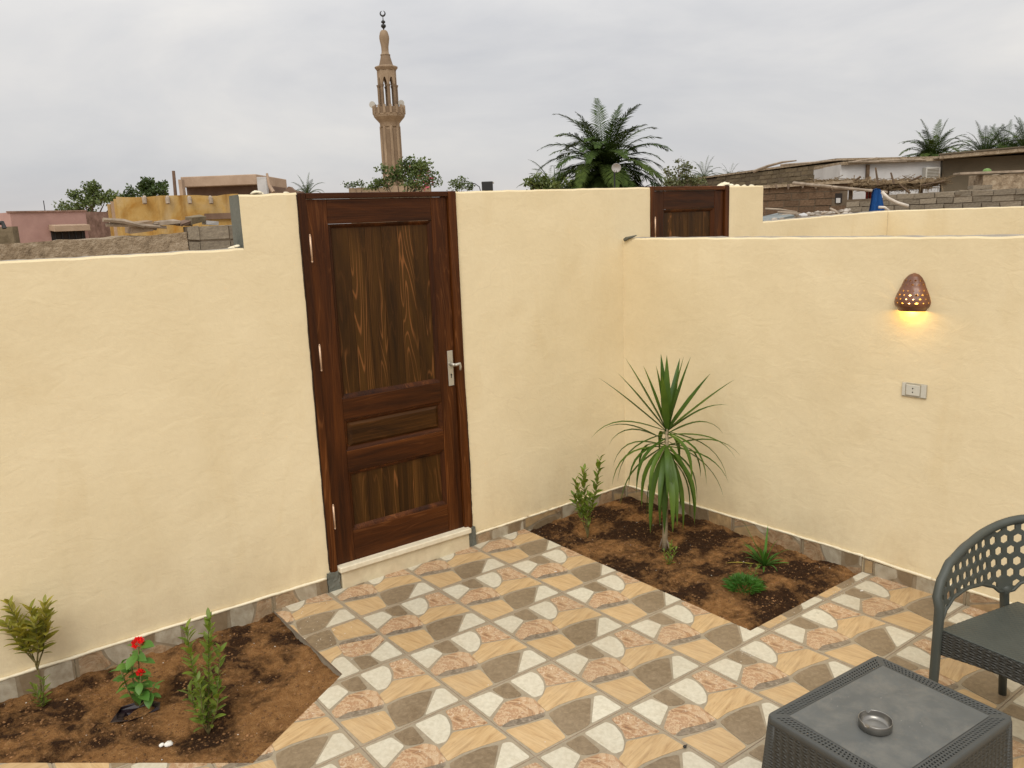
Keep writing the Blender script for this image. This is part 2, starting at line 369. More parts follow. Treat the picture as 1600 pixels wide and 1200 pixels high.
L_green = leaf_mat('fresh_green_leaf', (.11, .17, .022), (.21, .28, .045))
L_flower = leaf_mat('geranium_leaf', (.07, .18, .03), (.14, .28, .055))
L_grass = leaf_mat('grass_tuft_leaf', (.04, .12, .018), (.10, .24, .04))
L_palm = leaf_mat('palm_leaf', (.026, .046, .010), (.060, .092, .020), trans=.05, rough=.75)
L_palm_dry = leaf_mat('dry_palm_leaf', (.13, .085, .045), (.25, .17, .09), trans=.1)
L_tree = leaf_mat('tree_leaf', (.050, .080, .022), (.12, .16, .05), trans=.2, scale=1.5)
L_tree2 = leaf_mat('tamarisk_leaf', (.11, .12, .055), (.20, .20, .10), trans=.2, scale=2)
M_petal = leaf_mat('red_petal', (.62, .01, .012), (.8, .03, .03))
M_pinkpetal = leaf_mat('pink_petal', (.5, .08, .16), (.7, .16, .28))
M_stem = mottled('plant_stem', (.10, .09, .03), (.20, .16, .06), 20)
M_trunk = mottled('pale_cane', (.26, .20, .12), (.42, .34, .22), 20, stretch=(1, 1, 4))
M_bark = mottled('brown_bark', (.07, .045, .028), (.15, .10, .06), 8, bscale=20, bdist=.03)
M_branch = mottled('weathered_branch', (.20, .155, .11), (.42, .34, .26), 5, stretch=(1, 1, 1))

# ------------------------------------------------------------------ 2D clipping of the paving
T = 0.45
BED_R = [(0.833, -0.397), (1.90, -0.397), (1.90, 1.30), (0.833, 1.30)]
BED_L = [(-0.736, 0.490), (-1.236, 0.167), (-1.95, 0.770), (-2.75, 1.02), (-2.75, 1.30), (-0.742, 1.30)]
Y_A = 1.252           # front of the skirting on the back wall
def xB(y): return 1.700 + (1.25 - y) * 0.035
CUTS = []
for poly in (BED_R, BED_L):
    for i in range(len(poly)): CUTS.append((poly[i], poly[(i+1) % len(poly)]))
CUTS.append(((-5, Y_A), (5, Y_A))); CUTS.append(((xB(-5), -5), (xB(3), 3)))
def inside(p, poly):
    c = False; n = len(poly)
    for i in range(n):
        (x0, y0), (x1, y1) = poly[i], poly[(i+1) % n]
        if (y0 > p[1]) != (y1 > p[1]) and p[0] < (x1-x0)*(p[1]-y0)/(y1-y0)+x0: c = not c
    return c
def in_patio(p):
    return p[1] < Y_A and p[0] < xB(p[1]) and not inside(p, BED_R) and not inside(p, BED_L)
def clip_bm(bm, lo, hi):
    for (a, b) in CUTS:
        # only cuts whose segment can reach this piece
        if max(a[0], b[0]) < lo[0] or min(a[0], b[0]) > hi[0] or max(a[1], b[1]) < lo[1] or min(a[1], b[1]) > hi[1]: continue
        d = Vector((b[0]-a[0], b[1]-a[1], 0)); n = Vector((-d.y, d.x, 0)).normalized()
        bmesh.ops.bisect_plane(bm, geom=bm.verts[:]+bm.edges[:]+bm.faces[:], plane_co=(a[0], a[1], 0), plane_no=n, dist=1e-6)
    kill = [f for f in bm.faces if not in_patio(f.calc_center_median())]
    if kill: bmesh.ops.delete(bm, geom=kill, context='FACES')
def round_poly(P, k=.16):
    n = len(P); mx_, my_ = sum(p[0] for p in P)/n, sum(p[1] for p in P)/n
    P = [(min(.986, max(.014, mx_+(p[0]-mx_)*1.035)), min(.986, max(.014, my_+(p[1]-my_)*1.035))) for p in P]; out = []
    for i in range(n):
        a, b, c = Vector(P[i-1]), Vector(P[i]), Vector(P[(i+1) % n])
        la, lc = (a-b).length, (c-b).length; r = min(.022, .35*min(la, lc))
        p0 = b + (a-b)*(r/la); p1 = b + (c-b)*(r/lc); out.append(p0); out.append((p0+p1)*.25 + b*.5); out.append(p1)
    return out
STONES = [
 ('W', [(.026,.036),(.248,.053),(.274,.218),(.028,.35)]),
 ('B', [(.285,.034),(.458,.039),(.434,.265),(.405,.279),(.319,.243),(.290,.212)]),
 ('W', [(.491,.034),(.725,.04),(.742,.12),(.705,.234),(.650,.319),(.570,.384),(.493,.367)]),
 ('K', [(.788,.037),(.958,.059),(.965,.412),(.690,.303),(.752,.196)]),
 ('O1', [(.672,.33),(.958,.445),(.966,.67),(.76,.622),(.58,.593),(.45,.603),(.476,.441),(.569,.407)]),
 ('K', [(.031,.40),(.244,.268),(.42,.305),(.47,.386),(.432,.595),(.34,.575),(.23,.535),(.14,.50),(.02,.515)]),
 ('C', [(.03,.525),(.14,.508),(.23,.545),(.34,.583),(.425,.605),(.378,.645),(.2,.610),(.071,.560)]),
 ('O2', [(.025,.589),(.382,.69),(.369,.825),(.336,.970),(.038,.973)]),
 ('B', [(.439,.642),(.573,.635),(.735,.65),(.855,.703),(.608,.96),(.531,.974),(.368,.962),(.391,.798)]),
 ('W', [(.902,.705),(.962,.738),(.962,.975),(.63,.967)])]
MI = {'W': 2, 'K': 3, 'O1': 4, 'O2': 5, 'B': 6, 'C': 7}
TILE_MATS = [M_joint, M_tilebody, TM['W'], TM['K'], TM['O1'], TM['O2'], TM['B'], TM['C']]
def flat_face(bm, P, z, mi):
    f = bm.faces.new([bm.verts.new((p[0], p[1], z)) for p in P]); f.material_index = mi
    if f.normal.z < 0 or f.calc_area() and (f.normal_update() or f.normal.z < 0): f.normal_flip()
def extrude_down(bm, dz, side_mi=None):
    if not bm.faces: return
    bmesh.ops.recalc_face_normals(bm, faces=bm.faces[:])
    for f in bm.faces:
        if f.normal.z < 0: f.normal_flip()
    top = bm.faces[:]
    r = bmesh.ops.extrude_face_region(bm, geom=top)
    # keep the top: move the original copy down
    newv = [g for g in r['geom'] if isinstance(g, bmesh.types.BMVert)]
    newf = set(g for g in r['geom'] if isinstance(g, bmesh.types.BMFace))
    for v in newv: v.co.z -= dz
    # new faces are at the bottom and face down
    bmesh.ops.recalc_face_normals(bm, faces=bm.faces[:])
    if side_mi is not None:
        for f in bm.faces:
            if f.normal.z < .5: f.material_index = side_mi
def join_bm(dst, src):
    me = bpy.data.meshes.new('tmp'); src.to_mesh(me); dst.from_mesh(me); bpy.data.meshes.remove(me)
def tile_mesh(i, j, flip, cut):
    """tile local frame: origin tile corner, x along the back wall, y negative towards the camera"""
    ox, oy = i*T, -j*T
    def w(u, v):
        if flip: u, v = 1-u, 1-v
        return (ox + u*T, oy - v*T)
    g = .0022
    out = bmesh.new()
    bm = bmesh.new()
    flat_face(bm, [(ox+g, oy-g), (ox+g, oy-T+g), (ox+T-g, oy-T+g), (ox+T-g, oy-g)], -.0013, 0)
    lo, hi = (ox, oy-T), (ox+T, oy)
    if cut: clip_bm(bm, lo, hi)
    if not bm.faces: bm.free(); out.free(); return None
    extrude_down(bm, .0105, 1); join_bm(out, bm); bm.free()
    for k, P in STONES:
        bm = bmesh.new(); flat_face(bm, [w(*p) for p in round_poly(P)], 0, MI[k])
        if cut: clip_bm(bm, lo, hi)
        if bm.faces: extrude_down(bm, .0012); join_bm(out, bm)
        bm.free()
    me = bpy.data.meshes.new('tile')
    for v in out.verts: v.co -= Vector((ox, oy, 0))
    out.to_mesh(me); out.free()
    for m in TILE_MATS: me.materials.append(m)
    return me
# concrete slab under the tiles, with the two planting beds left open
bm = bmesh.new(); flat_face(bm, [(-4.6, -5.2), (2.2, -5.2), (2.2, 1.30), (-4.6, 1.30)], -.0035, 0)
for (a, b) in CUTS:
    d = Vector((b[0]-a[0], b[1]-a[1], 0)); n = Vector((-d.y, d.x, 0)).normalized()
    bmesh.ops.bisect_plane(bm, geom=bm.verts[:]+bm.edges[:]+bm.faces[:], plane_co=(a[0], a[1], 0), plane_no=n, dist=1e-6)
kill = [f for f in bm.faces if not in_patio(f.calc_center_median())]
bmesh.ops.delete(bm, geom=kill, context='FACES')
extrude_down(bm, .16)
me = bpy.data.meshes.new('patio_floor'); bm.to_mesh(me); bm.free(); me.materials.append(M_grout)
floor = bpy.data.objects.new('patio_floor', me); COL.objects.link(floor); tag(floor, kind='structure')
shared = {}
for i in range(-10, 5):
    for j in range(-4, 11):
        ox, oy = i*T, -j*T
        if ox < -4.55 or oy - T < -5.1: continue
        pts = [(ox + T*a/6, oy - T*b/6) for a in range(7) for b in range(7)]
        ins = [in_patio(p) for p in pts]
        if not any(ins): continue
        flip = (i == -2 and j == -2) or (i < -4 and (i*7+j*3) % 5 == 0)
        if all(ins):
            if flip not in shared: shared[flip] = tile_mesh(i, j, flip, False)
            me = shared[flip]
        else:
            me = tile_mesh(i, j, flip, True)
            if me is None: continue
        o = bpy.data.objects.new('tile', me); COL.objects.link(o); o.parent = floor; o.location = (ox, oy, 0)

# ------------------------------------------------------------------ open ground outside and soil in the beds
M_desert = mottled('village_ground', (.26, .19, .12), (.40, .31, .21), .6, 1, .5, 20, .02)
b = MB()
b.add([(-600, -600, -.16), (600, -600, -.16), (600, 600, -.16), (-600, 600, -.16)], [(0, 1, 2, 3)])
tag(b.build('ground', M_desert), kind='structure')
def soil_bed(name, poly, x0, x1, y0, y1, mound, dips=()):
    b = MB(); n = 0.012; nx = int((x1-x0)/n); ny = int((y1-y0)/n); idx = {}
    V = []; F = []
    def edge(p):
        dm = 9
        for i in range(len(poly)):
            a, c = Vector(poly[i]), Vector(poly[(i+1) % len(poly)]); q = Vector(p); d = c-a
            t_ = max(0, min(1, (q-a).dot(d)/d.length_squared)); dm = min(dm, (q-a-d*t_).length)
        return dm
    for iy in range(ny+1):
        for ix in range(nx+1):
            x = x0+ix*n; y = y0+iy*n
            z = -.035 + mound(x, y)
            z += .018*vnoise((x, y, 0), 5.5, 3) + .014*vnoise((x, y, 0), 13, 9) + .009*vnoise((x, y, 0), 30, 2) + .005*vnoise((x, y, 0), 75, 5)
            for (dx, dy, r, dep) in dips:
                z -= dep*math.exp(-((x-dx)**2+(y-dy)**2)/r**2)
            e_ = edge((x, y)) if abs(z) < .3 else 1
            z = min(z, -.014 + max(0, e_-.02)*.35)
            V.append((x, y, z))
    for iy in range(ny):
        for ix in range(nx):
            a = iy*(nx+1)+ix; F.append((a, a+1, a+nx+2, a+nx+1))
    # keep only cells within reach of the bed outline (they run a little under the paving edge)
    keep = []
    for f in F:
        cx = sum(V[i][0] for i in f)/4; cy = sum(V[i][1] for i in f)/4
        if inside((cx, cy), poly) or edge((cx, cy)) < .02: keep.append(f)
    used = sorted(set(i for f in keep for i in f)); mp_ = {u: k for k, u in enumerate(used)}
    b.add([V[u] for u in used], [tuple(mp_[i] for i in f) for f in keep])
    o = b.build(name, M_soil_damp if x0 > 0 else M_soil, smooth=True); tag(o, kind='structure')
    H = {}
    def height(x, y):
        ix = min(nx, max(0, int(round((x-x0)/n)))); iy = min(ny, max(0, int(round((y-y0)/n)))); return V[iy*(nx+1)+ix][2]
    return o, height
wetR = [(1.10, .93, .10, .02), (1.28, .53, .08, .012), (1.5, 0, .08, .015), (1.15, .36, .07, .012), (1.0, .55, .12, .02)]
bedR, hR = soil_bed('planting_soil', BED_R, .82, 1.80, -.41, 1.262, lambda x, y: .030*min(1, max(0, (x-.95)/.5)) + .012*max(0, y), wetR)
bedL, hL = soil_bed('planting_soil', BED_L, -2.75, -.73, .155, 1.262, lambda x, y: .016*max(0, y-.3), [(-1.75, 1.15, .1, .015), (-1.45, .88, .12, .022), (-1.29, .52, .1, .014), (-1.0, .45, .1, .02), (-.95, .72, .1, .015)])
def scatter_clods(n, poly, hf, bb, name, mat, smin, smax, seed):
    r = random.Random(seed); b = MB(); k = 0
    while k < n:
        x = r.uniform(bb[0], bb[1]); y = r.uniform(bb[2], bb[3])
        if not inside((x, y), poly) or y > 1.24 or x > xB(y)-.01: continue
        k += 1; s = smin*(smax/smin)**(r.random()**2.2); z = hf(x, y) + s*.2
        P = []
        for (a, c, d) in ((0,0,1),(1,0,0),(.3,.95,0),(-.8,.58,0),(-.8,-.58,0),(.3,-.95,0),(0,0,-1)):
            q = Vector((a, c, d*.7)); q *= s*r.uniform(.65, 1.2); P.append((x+q.x, y+q.y, z+q.z))
        b.add(P, [(0,1,2),(0,2,3),(0,3,4),(0,4,5),(0,5,1),(6,2,1),(6,3,2),(6,4,3),(6,5,4),(6,1,5)])
    return b.build(name, mat)
for (poly, hf, bb, sd_) in ((BED_R, hR, (.84, 1.75, -.39, 1.24), 1), (BED_L, hL, (-2.2, -.75, .2, 1.24), 2)):
    tag(scatter_clods(4500, poly, hf, bb, 'soil_clods', M_clod, .0012, .008, sd_), 'small crumbs of sandy soil lying on the ' + ('right' if sd_ == 1 else 'left') + ' planting bed', 'soil', kind='stuff')
    tag(scatter_clods(70, poly, hf, bb, 'pebbles', M_pebble, .0015, .005, sd_+5), 'tiny pale pebbles scattered on the ' + ('right' if sd_ == 1 else 'left') + ' planting bed', 'pebbles', kind='stuff')

# ------------------------------------------------------------------ rendered garden walls
def wall_slab(name, prof, o, d, n, thick, mats, seed=0, step=.035, rough=.0016, ztop_jit=.004, end_mat=1, zbot=-.10):
    """prof: list of (s0, s1, ztop_start, ztop_end) runs along direction d from o; front face normal n; back at -n*thick.
    mats: front/back, 1 = cut ends and cement, 2 = top"""
    o, d, n = Vector(o), Vector(d).normalized(), Vector(n).normalized(); b = MB()
    for (s0, s1, z0, z1, zb) in prof:
        ns = max(1, int((s1-s0)/step)); ZC = 1.66; lowr = max(z0, z1) < 1.0; n0 = int((ZC-zb)/step); nz = 3 if lowr else n0+max(1, int((max(z0, z1)-ZC)/step))+1
        def P(i, k, side):
            s = s0+(s1-s0)*i/ns; zt = z0+(z1-z0)*i/ns + ztop_jit*(vnoise((s, 0, seed), 9) + .6*vnoise((s, 3, seed), 40) - .7*max(0, vnoise((s, 7, seed), 5.0)-.25)*3)
            if side: zt += ztop_jit*.8*vnoise((s, 5, seed), 16)
            z = zb+(zt-zb)*k/nz if lowr else (zb+(ZC-zb)*k/n0 if k <= n0 else (zt if k == nz else ZC+(zt-.009-ZC)*(k-n0)/(nz-1-n0)))
            off = rough*(vnoise((s, z, seed), 2.3)*2.2+vnoise((s, z, seed+4), 8)) - (.006 if k == nz else 0)
            return o + d*s + n*((-thick-off) if side else off) + Vector((0, 0, z))
        m = nz+1
        for side in (0, 1):
            V = [P(i, k, side) for i in range(ns+1) for k in range(m)]; F = []
            for i in range(ns):
                for k in range(nz):
                    q = (i*m+k, (i+1)*m+k, (i+1)*m+k+1, i*m+k+1); F.append(q if side == 0 else q[::-1])
            b.add(V, F, 0)
        V = []; F = []
        for i in range(ns+1): V += [P(i, nz, 0), P(i, nz, 0)*.5+P(i, nz, 1)*.5+Vector((0,0,.003*vnoise((s0+i*.1, seed, 1), 3))), P(i, nz, 1)]
        for i in range(ns): F += [(i*3, (i+1)*3, (i+1)*3+1, i*3+1), (i*3+1, (i+1)*3+1, (i+1)*3+2, i*3+2)]
        b.add(V, F, 2)
        for i, fl in ((0, 1), (ns, 0)):
            V = []; F = []
            for k in range(m):
                A, B = P(i, k, 0), P(i, k, 1)
                V += [A, A.lerp(B, .33), A.lerp(B, .66), B]
            for k in range(nz):
                for c in range(3):
                    q = (k*4+c, k*4+c+1, (k+1)*4+c+1, (k+1)*4+c); F.append(q if fl else q[::-1])
            b.add(V, F, end_mat)
    return b.build(name, mats, smooth=False)
YW = 1.266; THK = 0.135
back = wall_slab('garden_wall', [(-6.0, -.700, 1.755, 1.765, -.1), (-.700, -.426, 2.003, 2.010, -.1), (.458, 1.957, 2.006, 2.018, -.1), (2.752, 3.146, 2.02, 2.02, -.1), (3.146, 4.90, 1.762, 1.80, -.1),
      (1.957, 2.752, .08, .08, -.1), (-.426, .458, .05, .05, -.1)],
      (0, YW, 0), (1, 0, 0), (0, -1, 0), THK, [M_cream, M_cement, M_cement_top], seed=1)
tag(back, 'long cream plastered back wall holding both brown doors, stepping down at the left', 'wall', 'cream plastered walls')
dB = Vector((.035, -1, 0)).normalized(); nB = Vector((-1, -.035, 0)).normalized()
OB = Vector((1.712, 1.262, 0))
right = wall_slab('garden_wall', [(-.03, 5.6, 1.706, 1.690, -.1)], OB, dB, nB, .15, [M_cream, M_cement, M_cement_top], seed=5)
tag(right, 'cream plastered side wall carrying the clay lamp and the socket', 'wall', 'cream plastered walls')
far = wall_slab('garden_wall', [(0, 7, 1.80, 1.80, -.1)], (4.905, YW+.13, 0), (0, -1, 0), (-1, 0, 0), .13, [M_cream, M_cement, M_cement_top], seed=9)
tag(far, 'far cream wall of the neighbouring yard beneath the grey brick wall and blue cloth', 'wall', 'cream plastered walls')
b = MB(); b.add([p for i in range(60) for s_ in [1.5+i*.07] for hh in [.004+.018*min(1, i/22)+.004*vnoise((i*.3, 1, 2), 1)] for p in (OB+dB*s_-nB*(.085+.012*vnoise((i*.3, 0, 0), 1))+Vector((0, 0, 1.69)), OB+dB*s_-nB*.105+Vector((0, 0, 1.69+hh)), OB+dB*s_-nB*.155+Vector((0, 0, 1.69+hh)), OB+dB*s_-nB*.158+Vector((0, 0, 1.66)))], [(i*4+k, (i+1)*4+k, (i+1)*4+k+1, i*4+k+1) for i in range(59) for k in range(3)]); b.build('cement_ridge', M_cement_top, right)
def WB(s, off, z): return OB + dB*s + nB*off + Vector((0, 0, z))
def sB(y): return (1.262 - y)/abs(dB.y)

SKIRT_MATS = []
for m_ in TILE_MATS:           # same print; dirt plus the shade of an upright face mixed into the colour
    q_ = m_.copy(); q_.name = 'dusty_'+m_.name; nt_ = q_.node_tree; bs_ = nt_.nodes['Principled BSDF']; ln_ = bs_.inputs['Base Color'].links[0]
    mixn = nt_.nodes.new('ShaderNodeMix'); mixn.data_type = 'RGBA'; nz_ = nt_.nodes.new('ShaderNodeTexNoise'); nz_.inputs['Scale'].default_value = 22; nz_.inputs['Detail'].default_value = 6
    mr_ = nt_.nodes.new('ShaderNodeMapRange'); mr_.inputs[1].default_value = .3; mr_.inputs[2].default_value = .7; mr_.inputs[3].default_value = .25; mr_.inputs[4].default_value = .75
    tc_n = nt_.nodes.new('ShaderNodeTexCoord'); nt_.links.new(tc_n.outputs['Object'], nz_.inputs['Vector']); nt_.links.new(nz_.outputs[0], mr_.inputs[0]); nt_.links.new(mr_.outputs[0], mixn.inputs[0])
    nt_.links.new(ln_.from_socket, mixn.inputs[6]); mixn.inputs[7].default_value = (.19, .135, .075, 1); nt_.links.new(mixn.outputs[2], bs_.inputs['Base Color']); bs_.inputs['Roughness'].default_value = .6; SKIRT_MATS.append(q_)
# skirting tiles: strips cut from the same printed tiles
def skirt_tile(L, H, v0, seed, mirror):
    out = bmesh.new()
    def cutstrip(bm):
        for co, no in (((0, -v0*T, 0), (0, 1, 0)), ((0, -v0*T-H, 0), (0, -1, 0)), ((L-.004, 0, 0), (1, 0, 0)), ((.003, 0, 0), (-1, 0, 0))):
            bmesh.ops.bisect_plane(bm, geom=bm.verts[:]+bm.edges[:]+bm.faces[:], plane_co=co, plane_no=no, clear_outer=True, dist=1e-6)
    bm = bmesh.new(); flat_face(bm, [(0, 0), (0, -T), (T, -T), (T, 0)], -.0013, 0); cutstrip(bm); extrude_down(bm, .007, 1); join_bm(out, bm); bm.free()
    for k, P in STONES:
        bm = bmesh.new(); flat_face(bm, [((1-p[0] if mirror else p[0])*T, -p[1]*T) for p in round_poly(P)], 0, MI[k]); cutstrip(bm)
        if bm.faces: extrude_down(bm, .0012); join_bm(out, bm)
        bm.free()
    me = bpy.data.meshes.new('skirting_tile')
    for v in out.verts: v.co.y += v0*T + H
    out.to_mesh(me); out.free()
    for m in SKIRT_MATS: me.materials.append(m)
    return me
def skirting(parent, p0, dirv, nrm, length, H, seed, zb=0.0, tilt=0.0, ext=.06, first=None):
    r = random.Random(seed); s = 0; k = 0
    X = Vector(dirv).normalized(); Z = Vector(nrm).normalized(); Y = Vector((0, 0, 1))
    if X.cross(Y).dot(Z) < 0: mirrored = True
    else: mirrored = False
    while s < length - .01:
        L = min(length-s, first if (k == 0 and first) else T)
        me = skirt_tile(L, H+ext, r.choice([.02, .12, .30, .52, .68]), seed+k, r.random() < .5)
        # right-handed frame: if needed run the strip from its far end
        if mirrored: o = Vector(p0) + X*(s+L); xx = -X
        else: o = Vector(p0) + X*s; xx = X
        Mx = Matrix((( xx.x, 0, Z.x, o.x), (xx.y, 0, Z.y, o.y), (0, 1, 0, zb - ext), (0, 0, 0, 1)))
        # z is up: local y -> world z
        Mx[2][0] = 0; Mx[2][1] = 1; Mx[2][2] = 0
        inst('skirting_tile', me, parent, Mx); s += L; k += 1
def bead(parent, p0, p1, r, seed):
    """thick brush line of paint and plaster above the skirting"""
    p0, p1 = Vector(p0), Vector(p1); n = int((p1-p0).length/.02); P = []; R = []
    for i in range(n+1):
        q = p0.lerp(p1, i/n); q.z += .003*vnoise((i*.02, seed, 0), 8)+.0015*vnoise((i*.02, seed, 0), 30); P.append(q); R.append(r*(1+.5*vnoise((i*.02, seed, 5), 25)))
    b = MB(); b.tube(P, R, 6); return b.build('plaster_bead', M_creambead, parent, smooth=True)
YS = 1.252
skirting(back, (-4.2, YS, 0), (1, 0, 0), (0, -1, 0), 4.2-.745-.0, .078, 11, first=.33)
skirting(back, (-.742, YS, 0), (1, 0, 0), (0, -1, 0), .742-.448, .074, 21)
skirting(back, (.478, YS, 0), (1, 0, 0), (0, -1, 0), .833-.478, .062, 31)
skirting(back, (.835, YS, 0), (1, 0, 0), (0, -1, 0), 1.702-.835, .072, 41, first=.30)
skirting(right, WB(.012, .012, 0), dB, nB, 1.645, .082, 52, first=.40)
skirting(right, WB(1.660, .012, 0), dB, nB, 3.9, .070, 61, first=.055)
bead(back, (-4.2, YS+.004, .081), (-.452, YS+.004, .077), .0075, 1)
bead(back, (.482, YS+.004, .064), (1.70, YS+.004, .075), .0065, 2)
bead(right, WB(.02, .008, .078), WB(1.66, .008, .086), .007, 3)
bead(right, WB(1.66, .008, .083), WB(2.0, .008, .074), .008, 4)
bead(right, WB(2.0, .008, .074), WB(5.5, .008, .072), .007, 5)
# lumps of plaster left on top of the walls
def lumps(parent, pts, name, mat, seed):
    r = random.Random(seed)
    for (x, y, z, s) in pts:
        b = MB(); V = []
        n = 10
        prof = [(0.02, 1), (.5, .85), (.85, .5), (1, .1), (.9, -.3)]
        b.lathe((x, y, z), [(a*s*1.5, c*s*.7) for a, c in prof[::-1]], n)
        b.v = [tuple(Vector(p)+Vector((vnoise(p, 60, seed)*s*.5, vnoise(p, 60, seed+3)*s*.5, vnoise(p, 45, seed+6)*s*.4))) for p in b.v]
        b.build(name, mat, parent, smooth=True)
lumps(back, [(-.60, YW+.05, 2.012, .018), (-.575, YW+.06, 2.008, .010), (-.46, YW+.04, 2.010, .010), (-.72, YW+.03, 1.775, .010), (-.735, YW+.05, 1.768, .014),
   (2.78, YW+.09, 2.022, .020), (2.83, YW+.10, 2.032, .026), (2.90, YW+.10, 2.022, .020), (2.97, YW+.1, 2.022, .016), (3.03, YW+.08, 2.022, .012), (3.11, YW+.08, 2.022, .014)], 'plaster_lump', M_creambead, 3)
b = MB(); b.tube([WB(.03, .012, 1.703), WB(.075, .006, 1.712), WB(.11, .0, 1.722)], [.010, .008, .003], 6); b.tube([WB(.02, .01, 1.696), WB(.05, .012, 1.704)], [.012, .006], 6)
b.build('cement_crumb', M_cement, right, smooth=True)

# ------------------------------------------------------------------ doors
def rail_board(parent, name, x0, x1, z0, z1, yf, yb, mat, bev=.003):
    b = MB(); b.box((x0, yf, z0), (x1, yb, z1)); return b.build(name, mat, parent, bevel=bev, loc=((x0+x1)/2, yf, z0))
def moulding(parent, x0, x1, z0, z1, yo, yi, w, mat):
    """sloped picture-frame moulding from the frame face (yo) down to the panel (yi)"""
    b = MB()
    A = [(x0, z0), (x1, z0), (x1, z1), (x0, z1)]; Bq = [(x0+w, z0+w), (x1-w, z0+w), (x1-w, z1-w), (x0+w, z1-w)]
    m = .45; Cq = [(a[0]+(c[0]-a[0])*m, a[1]+(c[1]-a[1])*m) for a, c in zip(A, Bq)]
    V = [(p[0], yo, p[1]) for p in A] + [(p[0], yo+.004, p[1]) for p in Cq] + [(p[0], yi-.002, p[1]) for p in Bq] + [(p[0], yi+.004, p[1]) for p in Bq] + [(p[0], yi+.004, p[1]) for p in A]
    F = []
    for r_ in range(4):
        for i in range(4): F.append((r_*4+i, r_*4+(i+1) % 4, (r_+1)*4+(i+1) % 4, (r_+1)*4+i))
    b.add(V, F); return b.build('moulding', mat, parent, loc=(x0, yo, z0))
def make_door(name, X0, X1, Z0, Z1, yf, label, handle=True):
    """coordinates scaled from the measured leaf: X0..X1 outer frame"""
    root = empty(name, ((X0+X1)/2, yf, Z0), label, 'door', 'stained pine doors')
    W = X1-X0; k = W/.884
    X = lambda x: X0 + (x+.424)*k
    fr = .042
    leafL, leafR, leafT = X(-.384), X(.408), Z1-.030
    # frame (the upright parts are slightly crooked where they meet the plaster)
    for a, c in ((X0, leafL-.003), (leafR+.003, X1)):
        rail_board(root, 'door_frame', a, c, Z0-.01, Z1, yf-.004, yf+.085, WD)
    rail_board(root, 'door_frame', leafL-.001, leafR+.001, leafT+.003, Z1-.001, yf-.003, yf+.085, WDX)
    yl = yf+.012; yb = yl+.04
    sl, sr = X(-.277), X(.310)
    zt, zb_ = Z1-.148, Z1-1.018         # big panel
    m1, m2 = Z1-1.128, Z1-1.293
    b1, b2 = Z1-1.405, Z1-1.722
    if not handle: sr = X(.300)
    rail_board(root, 'stile', leafL, sl, Z0+.012, leafT, yl, yb, WD)
    rail_board(root, 'stile', sr, leafR, Z0+.012, leafT, yl, yb, WD)
    zz = Z0+.012
    for (a, c) in ((zt, leafT), (m1, zb_), (b1, m2), (zz, b2)):
        rail_board(root, 'rail', sl+.0005, sr-.0005, a, c, yl+.0005, yb-.001, WDX)
    for (a, c, kind) in ((zb_, zt, 0), (m2, m1, 1), (b2, b1, 0)):
        moulding(root, sl+.001, sr-.001, a+.001, c-.001, yl+.002, yl+.020, .020, WDX if kind else WD)
        g = .020
        if kind == 0:
            # panel of glued pine boards
            n = 6; ww = (sr-sl-2*g)/n
            for q in range(n):
                rail_board(root, 'panel_board', sl+g+q*ww+.0003, sl+g+(q+1)*ww-.0003, a+g*.8, c-g*.8, yl+.0185+.0006*((q*37) % 3), yl+.032, WDP, .0012)
        else:
            b = MB(); xa, xb_, za, zc = sl+g*.6, sr-g*.6, a+g*.6, c-g*.6; w2 = .028
            V = [(xa, yl+.022, za), (xb_, yl+.022, za), (xb_, yl+.022, zc), (xa, yl+.022, zc), (xa+w2, yl+.007, za+w2*.8), (xb_-w2, yl+.007, za+w2*.8), (xb_-w2, yl+.007, zc-w2*.8), (xa+w2, yl+.007, zc-w2*.8)]
            b.add(V, [(0,1,5,4),(1,2,6,5),(2,3,7,6),(3,0,4,7),(4,5,6,7)]); b.build('raised_panel', WDPX, root, loc=(xa, yl, za))
    for zc in ((Z1-.26), (Z1-.79), (Z1-1.615)):
        if zc < Z0+.05: continue
        b = MB(); b.tube([(leafL+.002, yf-.003, zc-.060), (leafL+.002, yf-.003, zc+.060)], .0050, 8)
        h = b.build('hinge', M_hinge, root, smooth=True)
        b = MB(); b.tube([(leafL+.002, yf-.003, zc+.060), (leafL+.002, yf-.003, zc+.068)], [.0058, .002], 8); b.tube([(leafL+.002, yf-.003, zc-.068), (leafL+.002, yf-.003, zc-.060)], [.002, .0058], 8)
        b.build('hinge_finial', M_hinge, h, smooth=True)
    if handle:
        hx = X(.373); z0, z1 = Z1-1.048, Z1-.852
        b = MB(); b.box((hx-.014, yl-.0055, z0), (hx+.021, yl-.0005, z1)); pl = b.build('handle_plate', M_handle, root, bevel=.002, loc=(hx, yl, z0))
        b = MB(); zc = z1-.075
        b.tube([(hx+.004, yl-.004, zc), (hx+.004, yl-.045, zc)], [.011, .008], 12)
        b.tube([(hx+.004, yl-.044, zc), (hx+.012, yl-.050, zc+.001), (hx+.034, yl-.052, zc+.005), (hx+.038, yl-.05, zc-.012), (hx+.036, yl-.048, zc-.032)], [.008, .0085, .0075, .007, .006], 12)
        b.build('handle_lever', M_handle, pl, smooth=True)
        b = MB(); b.tube([(hx+.004, yl-.0065, z0+.062), (hx+.004, yl-.004, z0+.062)], .0055, 12); b.box((hx+.0015, yl-.0063, z0+.043), (hx+.0065, yl-.004, z0+.060)); b.build('keyhole', M_black, pl)
    return root
make_door('wooden_door', -.424, .460, .106, 2.008, YW-.008, 'tall dark stained pine door with silver handle above the pale stone step')
make_door('wooden_door', 1.960, 2.749, .106, 2.022, YW-.006, 'dark stained pine door whose top alone shows behind the side wall', handle=False)
